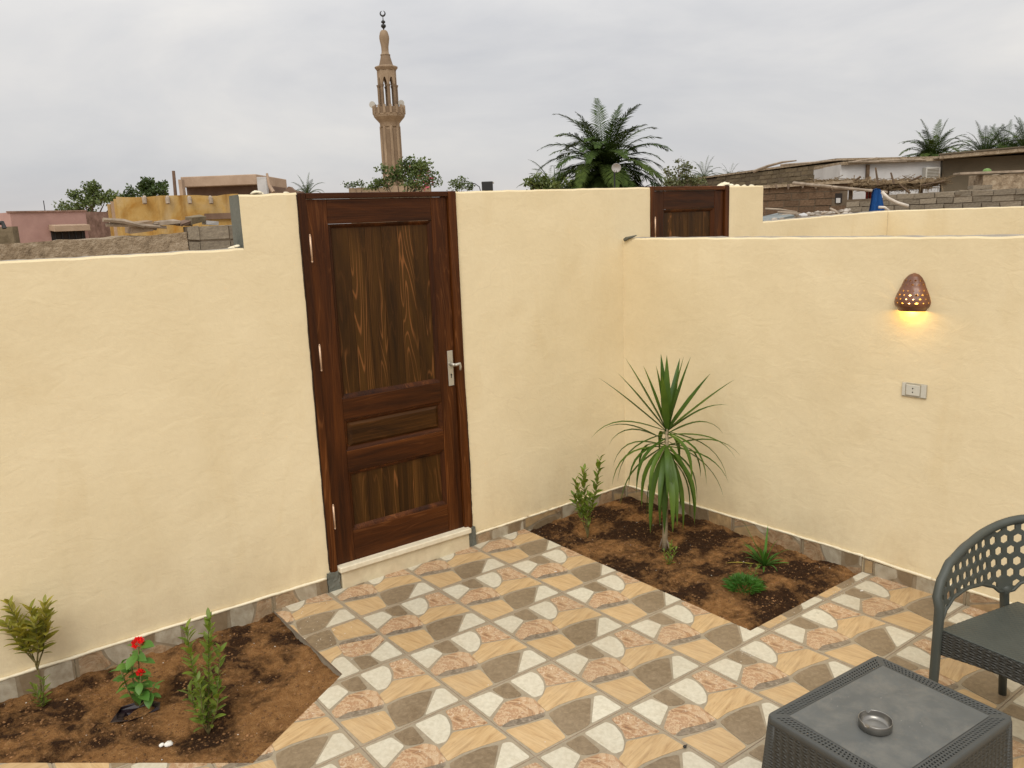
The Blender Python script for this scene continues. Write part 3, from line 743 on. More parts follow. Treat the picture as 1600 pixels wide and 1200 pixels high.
# ragged unpainted plaster edge beside the door and foam in the corners
def ragged(parent, pts, rad, mat, name, seed):
    P = []; R = []
    for i in range(len(pts)-1):
        a, c = Vector(pts[i]), Vector(pts[i+1]); n = max(2, int((c-a).length/.025))
        for q in range(n): P.append(a.lerp(c, q/n))
    P.append(Vector(pts[-1]))
    P = [p+Vector((.0015*vnoise(p, 14, seed), 0, 0)) for p in P]
    R = [rad*(1+.45*vnoise(p, 30, seed)) for p in P]
    b = MB(); b.tube(P, R, 6); return b.build(name, mat, parent, smooth=True)
M_darkfill = mottled('dark_stained_filler', (.02, .010, .006), (.06, .03, .015), 30, .8)
ragged(back, [(.463, YW-.001, .10), (.468, YW-.001, .5), (.458, YW-.001, 1.1), (.460, YW-.001, 2.0)], .0055, M_darkfill, 'stained_joint', 3)
ragged(back, [(-.4265, YW-.001, .11), (-.4275, YW-.001, .9), (-.4255, YW-.001, 2.0)], .004, M_darkfill, 'stained_joint', 8)

# ------------------------------------------------------------------ door step
st = empty('door_step', (.03, 1.24, 0), 'pale stone door step with a lighter tread below the tall brown door', 'step')
b = MB(); b.box((-.372, 1.238, -.01), (.424, 1.40, .092)); o = b.build('riser', M_stone_step, st, bevel=.004)
b = MB(); b.box((-.386, 1.222, .0925), (.432, 1.42, .122)); o = b.build('tread', M_tread, st, bevel=.005)
def cement_patch(x0, x1, z1, seed):
    b = MB(); nx, nz = 6, 10; V = []; F = []
    for i in range(nx+1):
        for k in range(nz+1):
            x = x0+(x1-x0)*i/nx + .007*vnoise((i, k, seed), .7); z = -.01+(z1+.01)*k/nz + (.006*vnoise((i, seed, 3), .9) if k == nz else 0)
            V.append((x, 1.2485+.003*vnoise((i, k, seed), .9), z))
    for i in range(nx):
        for k in range(nz): F.append((i*(nz+1)+k, (i+1)*(nz+1)+k, (i+1)*(nz+1)+k+1, i*(nz+1)+k+1))
    for i in range(nx+1):
        for k in range(nz+1): V.append((V[i*(nz+1)+k][0], 1.30, V[i*(nz+1)+k][2]))
    m = (nx+1)*(nz+1)
    for i in range(nx): F.append((i*(nz+1)+nz, (i+1)*(nz+1)+nz, m+(i+1)*(nz+1)+nz, m+i*(nz+1)+nz))
    for k in range(nz):
        F.append((k, k+1, m+k+1, m+k)); q = nx*(nz+1); F.append((q+k, m+q+k, m+q+k+1, q+k+1))
    b.add(V, F); b.build('cement_patch', M_cement, back)
cement_patch(-.447, -.380, .098, 1); cement_patch(.430, .476, .112, 6)

# ------------------------------------------------------------------ clay wall lamp
lampS = sB(-.567); LC = WB(lampS, 0, 0)
M_clay = NT('glazed_brown_clay'); v_ = M_clay.map()
M_clay.col(M_clay.ramp(M_clay.noise(v_, 18, 5), [(.3, (.10, .038, .018)), (.6, (.19, .072, .032)), (.8, (.27, .11, .055))])); M_clay.bump(M_clay.noise(v_, 60, 3), .3, .003); M_clay = M_clay.fin(.3, 0, .6)
lamp = empty('wall_lamp', WB(lampS, 0, 1.36), 'pierced brown clay half-dome lamp glowing on the side wall above the socket', 'lamp')
def lprof(z):   # radius of the shade against height 0..0.17
    K = [(0, .060), (.012, .062), (.0125, .066), (.022, .075), (.036, .080), (.052, .078), (.08, .068), (.108, .055), (.112, .0535), (.14, .043), (.158, .029), (.168, .015), (.172, .001)]
    for (a, ra), (c, rc) in zip(K, K[1:]):
        if a <= z <= c: return ra+(rc-ra)*(z-a)/(c-a)
    return .001
b = MB()
# shade: half shell, diamond cells each with a diamond hole
zs = [0, .006, .012, .0125, .018, .024]
def ang_pt(th, z, dr=0):
    r = lprof(z)+dr; a = PI*th
    return LC + dB*(math.cos(a)*r) + nB*(abs(math.sin(a))*r*.92+.001) + Vector((0, 0, 1.362+z))
def shell(z0, z1, nth=36, nzz=3):
    V = []; F = []
    for k in range(nzz+1):
        for i in range(nth+1): V.append(ang_pt(1-i/nth, z0+(z1-z0)*k/nzz))
    for k in range(nzz):
        for i in range(nth): F.append((k*(nth+1)+i, k*(nth+1)+i+1, (k+1)*(nth+1)+i+1, (k+1)*(nth+1)+i))
    b.add(V, F)
shell(0, .0124, nzz=2); shell(.0124, .0126, nzz=1); shell(.0126, .030); shell(.104, .112, nzz=2); shell(.150, .1719, nzz=5)
def holed(z0, z1, rows, cols, hole):
    dz = (z1-z0)/rows
    for rr in range(rows):
        for cc in range(cols):
            zc = z0+dz*(rr+.5); off = .5 if rr % 2 else 0
            th0 = (cc+off)/cols; w_ = 1/cols
            if off and cc == cols-1: 
                # end halves stay solid
                for (ta, tb) in ((0, .5/cols), (1-.5/cols, 1)):
                    b.add([ang_pt(ta, zc-dz/2), ang_pt(tb, zc-dz/2), ang_pt(tb, zc+dz/2), ang_pt(ta, zc+dz/2)], [(0, 3, 2, 1)])
                continue
            tc_ = th0+w_/2
            O = [(th0, zc-dz/2), (tc_, zc-dz/2), (th0+w_, zc-dz/2), (th0+w_, zc), (th0+w_, zc+dz/2), (tc_, zc+dz/2), (th0, zc+dz/2), (th0, zc)]
            h = hole*(.55+.75*rnd.random())
            I = [(tc_-w_*.5*h*.5, zc-dz*.5*h*.5), (tc_, zc-dz*.5*h), (tc_+w_*.5*h*.5, zc-dz*.5*h*.5), (tc_+w_*.5*h, zc), (tc_+w_*.5*h*.5, zc+dz*.5*h*.5), (tc_, zc+dz*.5*h), (tc_-w_*.5*h*.5, zc+dz*.5*h*.5), (tc_-w_*.5*h, zc)]
            b.add([ang_pt(*p) for p in O+I], [(i, 8+i, 8+(i+1) % 8, (i+1) % 8) for i in range(8)])
holed(.030, .104, 4, 8, .50); holed(.112, .150, 2, 6, .52)
sh = b.build('lamp_shade', M_clay, lamp, solid=.004)
b = MB(); b.tube([LC+nB*.003+Vector((0,0,1.43)), LC+nB*.022+Vector((0,0,1.43))], .018, 12); b.build('lamp_holder', M_black, lamp)
M_bulb = NT('lit_bulb'); M_bulb.b.inputs['Emission Color'].default_value = (1, .62, .22, 1); M_bulb.b.inputs['Emission Strength'].default_value = 9; M_bulb.col((.9, .7, .4)); M_bulb = M_bulb.fin(.4)
b = MB(); c = LC+nB*.036+Vector((0,0,1.415)); b.lathe(c, [(.001, -.026), (.013, -.022), (.019, -.010), (.020, .002), (.013, .014), (.008, .02), (.001, .022)], 14); b.build('bulb', M_bulb, lamp, smooth=True)
ld = bpy.data.lights.new('lamp_light', 'POINT'); ld.energy = .75; ld.color = (1, .60, .12); ld.shadow_soft_size = .012
lo = bpy.data.objects.new('lamp_light', ld); COL.objects.link(lo); lo.parent = lamp; lo.location = (LC+nB*.030+Vector((0,0,1.372))) - lamp.location

# ------------------------------------------------------------------ socket
M_white = mottled('white_socket_plastic', (.52, .50, .43), (.60, .58, .50), 20, .4, .05)
M_sock2 = mottled('aged_socket_plastic', (.36, .33, .25), (.44, .40, .32), 20, .45, .05)
ss = sB(-.600); so_ = empty('wall_socket', WB(ss, 0, .985), 'small white two-pin wall socket below the clay lamp', 'socket')
def wbox(s0, s1, o0, o1, z0, z1):
    b = MB(); b.obox(WB(s0, o0, z0), dB*(s1-s0), nB*(o1-o0), (0, 0, z1-z0)); return b
wbox(ss-.058, ss+.058, -.001, .009, .951, 1.020).build('face_plate', M_sock2, so_, bevel=.003)
wbox(ss-.056, ss-.041, .0092, .011, .955, 1.016).build('side_cover', M_white, so_, bevel=.001)
wbox(ss+.033, ss+.056, .0092, .011, .955, 1.016).build('side_cover', M_white, so_, bevel=.001)
wbox(ss-.036, ss+.028, .0092, .014, .960, 1.011).build('socket_insert', M_white, so_, bevel=.003)
for dz in (-.009, .009):
    b = MB(); p = WB(ss-.004, .0141, .9855+dz); b.tube([p, p+nB*.0006], .0032, 10); b.build('pin_hole', M_black, so_)

# ------------------------------------------------------------------ woven plastic side table
TP = [Vector((-.174, -1.191, 0)), Vector((.368, -1.225, 0)), Vector((.343, -1.645, 0)), Vector((-.199, -1.611, 0))]   # far left, far right, near right, near left
TC = (TP[0]+TP[1]+TP[2]+TP[3])/4; TH = .42
table = empty('side_table', TC, 'dark grey woven plastic side table with a smooth top and the steel ashtray on it', 'table')
def rrect(pts, r, n=5):
    out = []
    for i in range(4):
        a, b_, c = pts[i-1], pts[i], pts[(i+1) % 4]
        u = (a-b_).normalized(); w = (c-b_).normalized(); o = b_+(u+w)*r
        for k in range(n+1):
            th = k/n*PI/2; out.append(o - w*r*math.cos(th) - u*r*math.sin(th))
    return out
def scaled(f): return [TC+(p-TC)*1 + (p-TC).normalized()*0 for p in TP] if f == 0 else [TC+(p-TC)+Vector(((p-TC).x/abs((p-TC).x)*f, (p-TC).y/abs((p-TC).y)*f, 0)) for p in TP]
b = MB()
prof = [(-.006, TH), (-.002, TH-.0006), (.001, TH-.003), (.0025, TH-.008), (.0025, TH-.018), (-.001, TH-.022)]
rings = [rrect(scaled(f), .024+f) for f, z in prof]; n = len(rings[0]); V = []
for (f, z), rg in zip(prof, rings): V += [Vector((p.x, p.y, z)) for p in rg]
b.add(V, [(k*n+i, k*n+(i+1) % n, (k+1)*n+(i+1) % n, (k+1)*n+i) for k in range(len(prof)-1) for i in range(n)])
b.build('table_rim', M_rattan, table, smooth=True)
BW = .046
inn = scaled(-BW)
b = MB(); rg = rrect(inn, .006, 2); n = len(rg)
V = [Vector((p.x, p.y, TH)) for p in rg]+[Vector((p.x, p.y, TH-.006)) for p in rg]
b.add(V, [tuple(range(n))]+[(i, i+n, (i+1) % n+n, (i+1) % n) for i in range(n)]); b.f[0] = b.f[0][::-1]
b.build('table_panel', M_rattan_top, table, bevel=.0015)
b = MB()
out_ = scaled(-.005)
for e_ in range(4):
    A, Bc, D, Cc = out_[e_], out_[(e_+1) % 4], inn[e_], inn[(e_+1) % 4]
    L = (Bc-A).length; ncol = int(L/.0125); nrow = 3
    def G(u, w):
        p = A.lerp(Bc, u).lerp(D.lerp(Cc, u), w); 
        # round the outer corner
        return p
    def Pz(u, w, z): p = G(u, w); return Vector((p.x, p.y, z))
    for c in range(ncol):
        for r_ in range(nrow):
            u0, u1 = c/ncol, (c+1)/ncol; w0, w1 = .12+r_*.76/3, .12+(r_+1)*.76/3
            hu, hw = (u1-u0)*.26, (w1-w0)*.21
            if c in (0, ncol-1):
                b.add([Pz(u0, w0, TH), Pz(u1, w0, TH), Pz(u1, w1, TH), Pz(u0, w1, TH)], [(0, 1, 2, 3)]); continue
            O = [(u0, w0), (u1, w0), (u1, w1), (u0, w1)]; I = [(u0+hu, w0+hw), (u1-hu, w0+hw), (u1-hu, w1-hw), (u0+hu, w1-hw)]
            b.add([Pz(*p, TH) for p in O]+[Pz(*p, TH-.0008) for p in I]+[Pz(*p, TH-.007) for p in I],
                  [(i, (i+1) % 4, 4+(i+1) % 4, 4+i) for i in range(4)]+[(4+i, 4+(i+1) % 4, 8+(i+1) % 4, 8+i) for i in range(4)])
    for (w0, w1) in ((0, .12), (.88, 1)):
        b.add([Pz(0, w0, TH), Pz(1, w0, TH), Pz(1, w1, TH), Pz(0, w1, TH)], [(0, 1, 2, 3)])
b.build('pierced_border', M_rattan, table)
b = MB(); rg = scaled(-.006)
b.add([Vector((p.x, p.y, TH-.0075)) for p in rg]+[Vector((p.x, p.y, TH-.010)) for p in rg], [(3, 2, 1, 0), (4, 5, 6, 7)]); b.build('under_panel', M_rattan_dark, table)
def woven(G, nu, nv, fr, amp, flip=False):
    """grid of quads with basket-weave relief; G(u,v)->(point, normal), fr=(strands_u,strands_v)"""
    V = []; F = []
    for j in range(nv+1):
        for i in range(nu+1):
            u, v = i/nu, j/nv; p, nn = G(u, v)
            row = int(v*fr[1]); h = math.sin(PI*(v*fr[1] % 1))**.5*.5 + .5*math.sin(2*PI*(u*fr[0]+.5*row))*math.sin(PI*(v*fr[1] % 1))
            V.append(p+nn*amp*h)
    for j in range(nv):
        for i in range(nu):
            a = j*(nu+1)+i; q = (a, a+1, a+nu+2, a+nu+1); F.append(q[::-1] if flip else q)
    return V, F
for e_ in range(4):
    A, Bc = scaled(-.002)[e_], scaled(-.002)[(e_+1) % 4]; A2, B2 = scaled(.020)[e_], scaled(.020)[(e_+1) % 4]
    nn = (Bc-A).cross(Vector((0, 0, 1))).normalized()
    if nn.dot((A+Bc)/2-TC) < 0: nn = -nn
    k = .03/(Bc-A).length
    def G(u, v):
        p = A.lerp(Bc, k+u*(1-2*k)).lerp(A2.lerp(B2, k+u*(1-2*k)), v*.8); return Vector((p.x, p.y, TH-.02-.30*v)), nn
    b = MB(); V, F = woven(G, 150, 170, (22, 34), .0022); b.add(V, F); b.build('side_panel', M_rattan_dark, table, smooth=True)
for i in range(4):
    p0 = TC+(scaled(-.022)[i]-TC); p1 = scaled(.004)[i]
    b = MB(); b.tube([(p0.x, p0.y, TH-.012), ((p0.x+p1.x)/2, (p0.y+p1.y)/2, TH*.5), (p1.x, p1.y, .001)], [.024, .0235, .022], 16); b.build('leg', M_rattan_dark, table, smooth=True)

# ashtray
AC = Vector((.004, -1.422, TH+.0006)); b = MB()
R0 = .040
b.lathe(AC, [(.001, .003), (.032, .003), (.038, .005), (.0415, .012), (.0425, .0250), (.0433, .027), (.0445, .0255), (.0445, .004), (.042, .001), (.001, .0)], 48)
b.v = [(p[0], p[1], p[2]-(.007 if p[2]-AC.z > .02 and any(abs((math.atan2(p[1]-AC.y, p[0]-AC.x)-q+PI) % (2*PI)-PI) < .12 for q in (1.0, 3.1, 5.2)) else 0)) for p in b.v]
ash = b.build('ashtray', M_steel, None, smooth=True, loc=AC); tag(ash, 'round stainless steel ashtray standing on the grey side table', 'ashtray')

# ------------------------------------------------------------------ plastic armchair
CC = Vector((.655, -1.52, 0)); BK = Vector((.997, -.08, 0)).normalized(); LT = Vector((.08, .997, 0)).normalized()
def CH(bk, l, z): return CC+BK*bk+LT*l+Vector((0, 0, z))
chair = empty('armchair', CH(.22, 0, 0), 'dark grey plastic armchair with honeycomb back beside the side table', 'chair')
HW = .245
def path(s):
    """plan path of the shell, s in 0..L: left arm, round back, right arm"""
    L1 = .30; Rr = .205; arc = Rr*PI/2; L2 = 2*(HW-Rr)
    if s < L1: return (s, HW), (0, 1)
    s -= L1
    if s < arc: a = s/Rr; return (L1+Rr*math.sin(a), HW-Rr+Rr*math.cos(a)), (math.sin(a), math.cos(a))
    s -= arc
    if s < L2: return (L1+Rr, HW-Rr-s), (1, 0)
    s -= L2
    if s < arc: a = PI/2+s/Rr; return (L1+Rr*math.sin(a), -(HW-Rr)+Rr*math.cos(a)), (math.sin(a), math.cos(a))
    s -= arc; return (L1-s, -HW), (0, -1)
SL = .60+.205*PI+2*(HW-.205)
def interp(K, x):
    if x <= K[0][0]: return K[0][1]
    for (a, p), (c, q) in zip(K, K[1:]):
        if x <= c:
            t = (x-a)/(c-a); t = t*t*(3-2*t)*.5+t*.5; return p+(q-p)*t
    return K[-1][1]
def zhi(s): s = min(s, SL-s); return interp([(-.02, .47), (.0, .535), (.03, .585), (.09, .632), (.2, .664), (.3, .682), (.45, .715), (.62, .745)], s)
def zlo(s):
    s = min(s, SL-s)
    if s < .02: return .44
    return interp([(.02, .45), (.05, .482), (.10, .507), (.18, .515), (.27, .505), (.34, .480), (.372, .455), (.42, .455), (.45, .485), (.52, .505), (.62, .51)], s)
def shellp(s, z):
    (bk, l), (nb, nl) = path(max(0, min(SL, s))); k = (z-.44)*.14; return CH(bk+nb*k*1.5, l+nl*k, z)
b = MB(); cw = .043; ch = .041; rr = 0
zz = .44
while zz < .78:
    s = -.02+(cw/2 if rr % 2 else 0)
    while s < SL+.02:
        P = [(s+cw*.5*math.cos(PI/6+k*PI/3)/math.cos(PI/6), zz+ch*.667*math.sin(PI/6+k*PI/3)) for k in range(6)]
        big = 1.0
        hs = .60
        I = [(s+(p[0]-s)*hs, zz+(p[1]-zz)*hs*1.02) for p in P]
        def cl(p):
            q0 = max(.0, min(SL, p[0])); return (q0, min(max(p[1], zlo(q0)), zhi(q0)))
        sc_ = max(0, min(SL, s))
        if zz > zlo(sc_)-ch*.8 and zz < zhi(sc_)+ch*.8:
            O2 = [cl(p) for p in P]
            zl, zh = zlo(sc_)+.008, zhi(sc_)-.008
            I2 = [(max(.012, min(SL-.012, p[0])), min(max(p[1], zlo(max(0, min(SL, p[0])))+.007), zhi(max(0, min(SL, p[0])))-.007)) for p in I]
            flat = max(p[1] for p in I2)-min(p[1] for p in I2) < .006
            solid_ = .372 < min(s, SL-s) < .42 and zz < .51
            if flat or solid_: b.add([shellp(*p) for p in O2], [tuple(range(6))])
            else: b.add([shellp(*p) for p in O2+I2], [(i, (i+1) % 6, 6+(i+1) % 6, 6+i) for i in range(6)])
        s += cw
    zz += ch; rr += 1
o = b.build('honeycomb_shell', M_chair, chair, solid=.007)
b = MB(); n = 90
pts = []; rads = []
for k, (bk, z, r_) in enumerate([(-.012, .02, .016), (-.010, .2, .0155), (-.006, .36, .016), (-.004, .44, .0165), (-.004, .50, .0165)]): pts.append(CH(bk, HW, z)); rads.append(r_)
for i in range(n+1):
    s = SL*i/n; pts.append(shellp(s, zhi(s))); rads.append(.0155)
for (bk, z, r_) in [(-.004, .50, .0165), (-.004, .44, .0165), (-.006, .36, .016), (-.010, .2, .0155), (-.012, .02, .016)]: pts.append(CH(bk, -HW, z)); rads.append(r_)
b.tube(pts, rads, 12); b.build('frame_rail', M_chair, chair, smooth=True)
b = MB(); b.tube([shellp(.012+(SL-.024)*i/120, zlo(.012+(SL-.024)*i/120)) for i in range(121)], .0068, 8); b.build('lower_rail', M_chair, chair, smooth=True)
for sg in (1, -1):
    b = MB(); P = [shellp(.395 if sg > 0 else SL-.395, .475), CH(.408, sg*.236, .44), CH(.41, sg*.232, .38), CH(.44, sg*.236, .2), CH(.475, sg*.242, .0)]
    b.tube(P, [.024, .016, .0155, .015, .014], 12); b.build('leg', M_chair, chair, smooth=True)
b = MB()
def seat(u, v):
    bk = .004+.45*v; hw = HW-.006-.03*v; l = hw*(2*u-1); z = .418-.02*v-.012*math.sin(PI*v)*math.sin(PI*u)
    if v > .8: z += .0
    return CH(bk, l, z), Vector((0, 0, 1))
V, F = woven(seat, 160, 150, (20, 40), .0018, flip=True); b.add(V, F); b.build('seat', M_chair, chair, smooth=True, solid=.006)
def apron(A, Bq, nn):
    def G(u, v): p = A.lerp(Bq, u); return Vector((p.x, p.y, p.z-.088*v*(1-.25*math.sin(PI*u)))), nn
    b = MB(); V, F = woven(G, 140, 48, (18, 9), .002); b.add(V, F); b.build('apron', M_rattan_dark, chair, smooth=True, solid=.006)
apron(CH(.0, HW, .418), CH(.0, -HW, .418), -BK)
apron(CH(.0, HW-.004, .418), CH(.45, HW-.034, .398), LT)
apron(CH(.45, -HW+.034, .398), CH(.0, -HW+.004, .418), -LT)
apron(CH(.452, HW-.034, .398), CH(.452, -HW+.034, .398), BK)

# ------------------------------------------------------------------ plants
def leaf_mesh(name, L, W, mat, bend=.3, nseg=6, fold=.25, tipw=.0, peak=.45, nw=2):
    V = []; F = []
    for i in range(nseg+1):
        t = i/nseg; w = W*.5*(math.sin(PI*min(1, t**(math.log(.5)/math.log(peak))))**.85 if 0 < t < 1 else tipw)+(.0006 if t < 1 else 0)
        x = L*t; z = -bend*L*t*t
        V += [(x, -w, z+fold*w), (x, 0, z), (x, w, z+fold*w)]
    for i in range(nseg):
        a = i*3; F += [(a, a+3, a+4, a+1), (a+1, a+4, a+5, a+2)]
    me = bpy.data.meshes.new(name); me.from_pydata(V, [], F); me.materials.append(mat)
    me.polygons.foreach_set('use_smooth', [True]*len(F)); me.update(); return me
def frame(p, d, roll=0, sc=1.0):
    d = Vector(d).normalized(); up = Vector((0, 0, 1))
    if abs(d.dot(up)) > .98: up = Vector((1, .2, 0))
    y = up.cross(d).normalized(); z = d.cross(y)
    R_ = Matrix((d, y, z)).transposed().to_4x4() @ Matrix.Rotation(roll, 4, 'X')
    return Matrix.Translation(p) @ R_ @ Matrix.Scale(sc, 4)
SIDE = RT.copy(); SIDE.z = 0; SIDE.normalize(); AWAY = Vector((FW.x, FW.y, 0)).normalized()

# dracaena
r = random.Random(5)
DB = Vector((1.282, .526, hR(1.282, .526)-.01))
drac = empty('dracaena', DB, 'young dracaena with long narrow arching leaves planted in the right bed', 'plant')
b = MB(); cane = [DB, DB+Vector((.004, -.002, .12)), DB+Vector((.010, -.004, .38)), DB+Vector((.012, -.006, .62)), DB+Vector((.014, -.006, .72))]
b.tube(cane, [.017, .015, .013, .012, .008], 12); b.build('cane', M_trunk, drac, smooth=True)
def strap(p0, d, L, W, droop, stiff, name='leaf', parent=drac, mat=L_drac, seed=0, nseg=9, foldk=.35):
    p = Vector(p0); d = Vector(d).normalized(); V = []; F = []; side = d.cross(Vector((0, 0, 1)))
    if side.length < .05: side = Vector((math.cos(seed), math.sin(seed), 0))
    side.normalize()
    for i in range(nseg+1):
        t = i/nseg; w = W*.5*(min(1, .45+2.4*t)*min(1, (1-t)*2.2)**.8 if t < 1 else 0)+.0003
        up = side.cross(d).normalized()
        V += [p-side*w+up*w*foldk, p.copy(), p+side*w+up*w*foldk]
        p = p+d*(L/nseg); d = (d+Vector((0, 0, -1))*droop*(max(0, t-stiff)+.02)).normalized()
    for i in range(nseg):
        a = i*3; F += [(a, a+3, a+4, a+1), (a+1, a+4, a+5, a+2)]
    b = MB(); b.add(V, F); return b.build(name, mat, parent, smooth=True, loc=p0)
def dirv(az, el, base_side=True):
    # az measured in the picture plane: 0 = right, 90 = away from the camera
    h = SIDE*math.cos(az)+AWAY*math.sin(az); return h*math.cos(el)+Vector((0, 0, math.sin(el)))
R_ = math.radians
top = cane[-1]; 
# upright centre
for (az, el, L) in [(80, 84, .30), (200, 80, .27), (-30, 78, .33), (10, 72, .30), (150, 70, .30), (170, 52, .34), (165, 62, .33), (190, 42, .36), (20, 48, .32), (-10, 40, .36), (60, 60, .3), (-110, 65, .28), (100, 78, .3)]:
    strap(top+Vector((0, 0, -.02+.01*r.random())), dirv(R_(az), R_(el)), L*1.36*r.uniform(.92, 1.08), .040, .10, .4, seed=r.random()*6)
for (az, el, L, dr) in [(182, 20, .42, .45), (176, 26, .36, .6), (170, 10, .38, .9), (188, 0, .40, .9), (178, 30, .34, .3), (195, -14, .36, 1.2), (5, 8, .42, .40), (-6, 0, .40, .45), (12, 20, .36, .5), (-14, -10, .42, .5), (0, -18, .46, .6), (8, 32, .36, .25), (0, -30, .46, .5), (185, -32, .42, .7), (178, -20, .42, .8), (20, -10, .34, 1.2), (-30, -20, .38, 1.2), (210, -20, .38, 1.4), (230, -25, .36, 1.4), (90, 0, .3, 1.2), (120, -5, .34, 1.2), (60, -5, .34, 1.2), (-60, -10, .34, 1.6), (-100, -5, .33, 1.9)]:
    strap(cane[3]+Vector((0, 0, .0+.09*r.random())), dirv(R_(az), R_(el)), L*1.05*r.uniform(.95, 1.05), .026, dr, .05, seed=r.random()*6)
for k in range(24):
    az = r.uniform(0, 360) if k % 2 else r.uniform(-150, -30); el = r.uniform(-75, -30)
    strap(cane[3]+Vector((0, 0, -.06+.08*r.random())), dirv(R_(az), R_(el)), r.uniform(.32, .50), r.uniform(.026, .036), r.uniform(.6, 1.8), 0, seed=r.random()*6)
b = MB()
for k in range(5):
    a = r.random()*6.28; p = DB+Vector((.016*math.cos(a), .016*math.sin(a), .07)); b.tube([p, p+Vector((.01*math.cos(a), .01*math.sin(a), -.03)), p+Vector((.02*math.cos(a), .02*math.sin(a), -.06))], [.004, .003, .001], 5)
b.build('dry_sheath', M_branch, drac)

LM = {}
def get_leaf(L, W, mat, bend): 
    k = (L, W, mat.name, bend)
    if k not in LM: LM[k] = leaf_mesh('leaf', L, W, mat, bend)
    return LM[k]
def shrub(name, label, base, stems, mat, leafL=.042, leafW=.014, gap=.011, seed=1, bare=.0, up=.75, cat='plant', group=None, tipdense=True, srad=.0035):
    r = random.Random(seed); root = empty(name, base, label, cat, group)
    me = get_leaf(leafL, leafW, mat, .25)
    for (pts, bare_, g2) in stems:
        P = [Vector(base)+SIDE*a+AWAY*c+Vector((0, 0, z)) for (a, c, z) in pts]
        Q = []
        for i in range(len(P)-1):
            for k in range(6): Q.append(P[i].lerp(P[i+1], k/6))
        Q.append(P[-1]); n = len(Q)
        Q = [q+Vector((vnoise((i*.3, seed, 0), 1), vnoise((i*.3, seed, 5), 1), 0))*.004 for i, q in enumerate(Q)]
        b = MB(); b.tube(Q, [srad*(1-.7*i/n) for i in range(n)], 6); b.build('stem', M_stem, root, smooth=True)
        L = sum((Q[i+1]-Q[i]).length for i in range(n-1)); s = L*bare_; a = r.random()*6.28
        while s < L:
            acc = 0
            for i in range(n-1):
                l = (Q[i+1]-Q[i]).length
                if acc+l >= s: break
                acc += l
            p = Q[i].lerp(Q[i+1], (s-acc)/l); t = (Q[i+1]-Q[i]).normalized(); f = s/L
            x = t.cross(Vector((.3, .2, 1))).normalized() if abs(t.z) < .95 else t.cross(Vector((1, 0, 0))).normalized(); y = t.cross(x)
            u_ = up+(.35*f if tipdense else 0)
            d = (x*math.cos(a)+y*math.sin(a))*(1.15-u_*.6)+t*u_+Vector((r.uniform(-.15, .15),)*3)
            inst('leaf', me, root, frame(p, d, r.uniform(-.5, .5), r.uniform(.7, 1.15)*(1 if f < .9 else .8)))
            a += 2.4+r.uniform(-.2, .2); s += g2*r.uniform(.7, 1.3)
    return root
b1_ = Vector((-1.759, 1.172, hL(-1.759, 1.172)))
shrub('sapling', 'yellow-green sapling with a bare lower stem at the left end of the left bed', b1_,
      [([(0, 0, 0), (-.002, 0, .14), (-.010, 0, .20), (-.045, .01, .33), (-.085, .01, .44)], .48, .0062), ([(-.002, 0, .15), (.01, 0, .24), (.02, -.01, .34), (.01, 0, .42)], .25, .0062),
       ([(0, 0, .16), (.03, .01, .24), (.062, 0, .34), (.072, 0, .44)], .2, .0056), ([(0, 0, .17), (-.02, -.02, .25), (-.03, -.03, .36)], .3, .0062), ([(0, 0, .18), (.03, -.02, .26), (.04, -.03, .38)], .3, .0062), ([(0, 0, .17), (-.06, 0, .26), (-.10, 0, .36)], .3, .0062)], L_olive, .060, .021, seed=2, up=.6)
shrub('sapling', 'small light green seedling at the foot of the yellow-green sapling', b1_+SIDE*.015-AWAY*.03,
      [([(0, 0, -.01), (.01, 0, .06), (.02, 0, .13)], .05, .010), ([(0, 0, -.01), (-.02, 0, .05), (-.035, 0, .10)], .05, .010), ([(0, 0, -.01), (.0, -.02, .05), (-.01, -.02, .09)], .05, .010)], L_green, .040, .012, seed=4, up=.7)
b3_ = Vector((-1.288, .519, hL(-1.288, .519)))
shrub('sapling', 'twin-stemmed green shrub at the middle of the left bed nearest the diagonal edge', b3_,
      [([(0, 0, 0), (-.005, 0, .12), (-.03, 0, .28), (-.035, 0, .45)], .10, .0072), ([(0, 0, 0), (.015, 0, .14), (.03, .01, .30), (.055, 0, .48)], .10, .0072), ([(0, 0, 0), (-.04, 0, .10), (-.055, 0, .20)], .15, .010), ([(0, 0, 0), (.05, -.01, .12), (.06, 0, .22)], .2, .010), ([(0, 0, .02), (0, -.03, .12), (.0, -.03, .25)], .2, .010), ([(0, 0, .1), (.05, .02, .2), (.075, .02, .34)], .3, .013)], L_green, .050, .019, seed=9, up=.65)
b4_ = Vector((1.087, .962, hR(1.087, .962)))
shrub('sapling', 'green shrub with several upright stems beside the corner in the right bed', b4_,
      [([(0, 0, 0), (-.01, 0, .1), (-.04, 0, .24), (-.065, 0, .36)], .42, .0095), ([(0, 0, 0), (-.005, 0, .15), (-.015, 0, .30), (-.010, 0, .43)], .3, .0095), ([(0, 0, 0), (.02, 0, .14), (.055, 0, .30), (.085, 0, .50)], .32, .010), ([(0, 0, .02), (.0, -.02, .14), (.015, -.02, .28)], .2, .011), ([(0, 0, .02), (-.03, 0, .12), (-.08, 0, .28)], .4, .012)], L_green, .056, .023, seed=11, up=.7)
shrub('seedling', 'tiny feathery green seedling in front of the dracaena cane', Vector((1.146, .366, hR(1.146, .366))),
      [([(0, 0, 0), (.0, 0, .06), (.01, 0, .13)], .05, .006), ([(0, 0, 0), (-.02, 0, .04), (-.03, 0, .09)], .05, .007), ([(0, 0, 0), (.02, 0, .04), (.035, 0, .10)], .05, .007)], L_green, .028, .009, seed=13, up=.7, srad=.0018)

